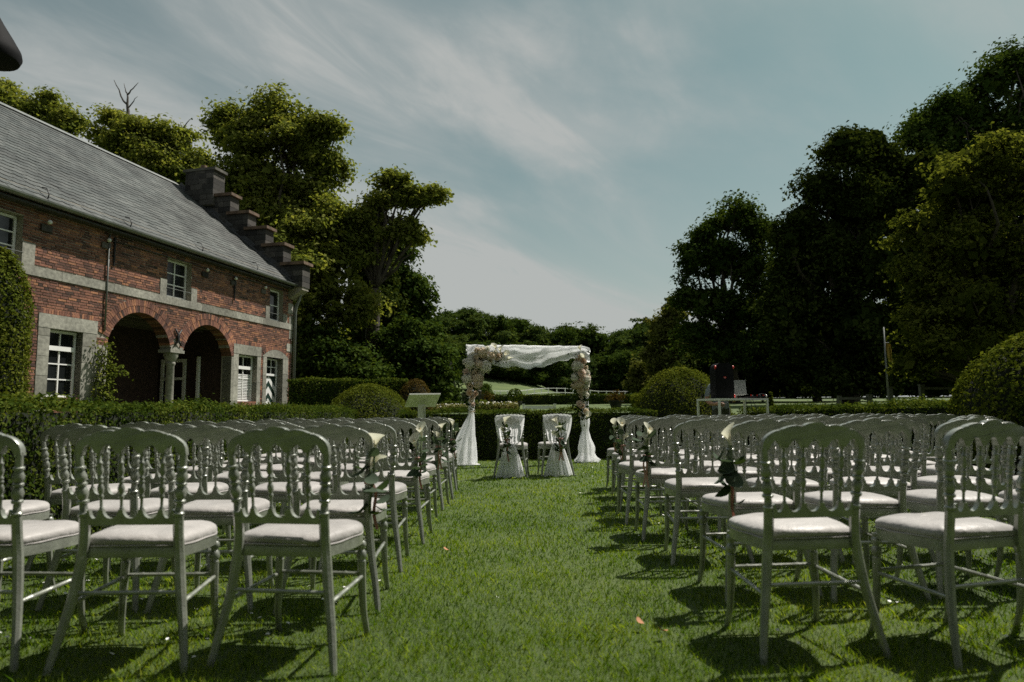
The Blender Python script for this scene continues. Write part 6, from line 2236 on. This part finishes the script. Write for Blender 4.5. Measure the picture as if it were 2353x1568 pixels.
# ------------------------------------------------------------------ lamp at the upper left, climbing plant, small things in the grass
def lamp():
    c = at(-28, 108, 5.2)
    t = thing('street_lantern', 'dark rounded lantern hood reaching in at the upper left corner', 'lamp', (c.x - .02, c.y, 0), 0)
    MB().tube([(-.02, 0, 0), (-.02, 0, .5), (-.02, 0, c.z - .12)], [.06, .045, .035], 10).build('pole', M['iron'], t, True)
    MB().turned((0.02, 0, c.z - .12), (0.02, 0, c.z + .34), [(0, .1), (.05, .215), (.14, .232), (.25, .222), (.45, .17), (.7, .1), (.9, .05), (1, .015)], 28).build('hood', M['black'], t, True, 50)


lamp()


def vine():
    rng = np.random.default_rng(33)
    t = thing('climbing_rose', 'climbing rose on the stone jamb left of the first loggia arch', 'climbing plant', house.location, house.rotation_euler.z)
    mb = MB()
    P = []
    for k in range(9):
        u0 = -8.25 + rng.normal(0, .12)
        pts = [(u0 + rng.normal(0, .05 + .02 * i), -.06 - .06 * abs(rng.normal()), .1 + i * .42) for i in range(7)]
        if k > 5: pts = pts[:5] + [(pts[4][0] + .25, -.15, pts[4][2] + .25), (pts[4][0] + .5, -.2, pts[4][2] + .2)]
        pts = catmull(pts, 4)
        mb.tube(pts, [.014 * (1 - i / len(pts) * .7) for i in range(len(pts))], 5)
        for p in pts:
            for _ in range(6):
                P.append((p[0] + rng.normal(0, .08), p[1] - abs(rng.normal(0, .07)), p[2] + rng.normal(0, .09)))
    P = np.array(P)
    P = P[(P[:, 2] > .2) & (P[:, 1] < -.03)]
    mb.build('stem', M['bark'], t, True)
    put('foliage', quads_mesh('foliage', leaves(P, np.tile([0, -1.0, .6], (len(P), 1)), .075, rng, .6), M['hedge_y']), t)


vine()


def daisies():
    rng = np.random.default_rng(12)
    n = 330
    x = np.where(rng.random(n) < .62, rng.uniform(-3.2, -.75, n), rng.uniform(.9, 4.8, n))
    y = np.exp(rng.uniform(math.log(2.75), math.log(13.5), n))
    extra = rng.random(n) < .02
    x = np.where(extra, rng.uniform(-.7, .9, n), x)
    V = []
    wv, yv = MB(), MB()
    for i in range(n):
        r = .0065 + .0035 * rng.random()
        h = .03 + .018 * rng.random()
        tx, ty = rng.normal(0, .25, 2)
        c = Vector((x[i], y[i], h))
        k = 9
        ring = [c + Vector((r * math.cos(a), r * math.sin(a), r * (tx * math.cos(a) + ty * math.sin(a)) + .002 * (j % 2))) for j, a in enumerate(np.linspace(0, 2 * math.pi, k + 1)[:-1])]
        wv.add([c] + ring, [(0, 1 + j, 1 + (j + 1) % k) for j in range(k)])
    setp(wv.build('daisies', M['white']), 'small white daisies scattered in the grass under the chairs', kind='stuff')
    for lab, px, py, mt, rot in (('orange-brown fallen leaf on the grass right of the aisle', 1478, 1455, 'deadleaf', .4), ('small curled orange petal beside the larger fallen leaf', 1535, 1470, 'deadleaf', 2.0),
                                 ('round grey-green leaf lying by the near right chairs', 1698, 1405, 'eucalyptus', 1.0), ('orange petal lying on the left side of the aisle', 1032, 1278, 'deadleaf', 1.0)):
        p = on_ground(px, py)
        o = put('fallen_leaf', round_leaf_mesh(M[mt], .05, .03), None)
        o.location = (p.x, p.y, .035)
        o.rotation_euler = (.2, .15, rot)
        setp(o, lab, 'leaf')


daisies()
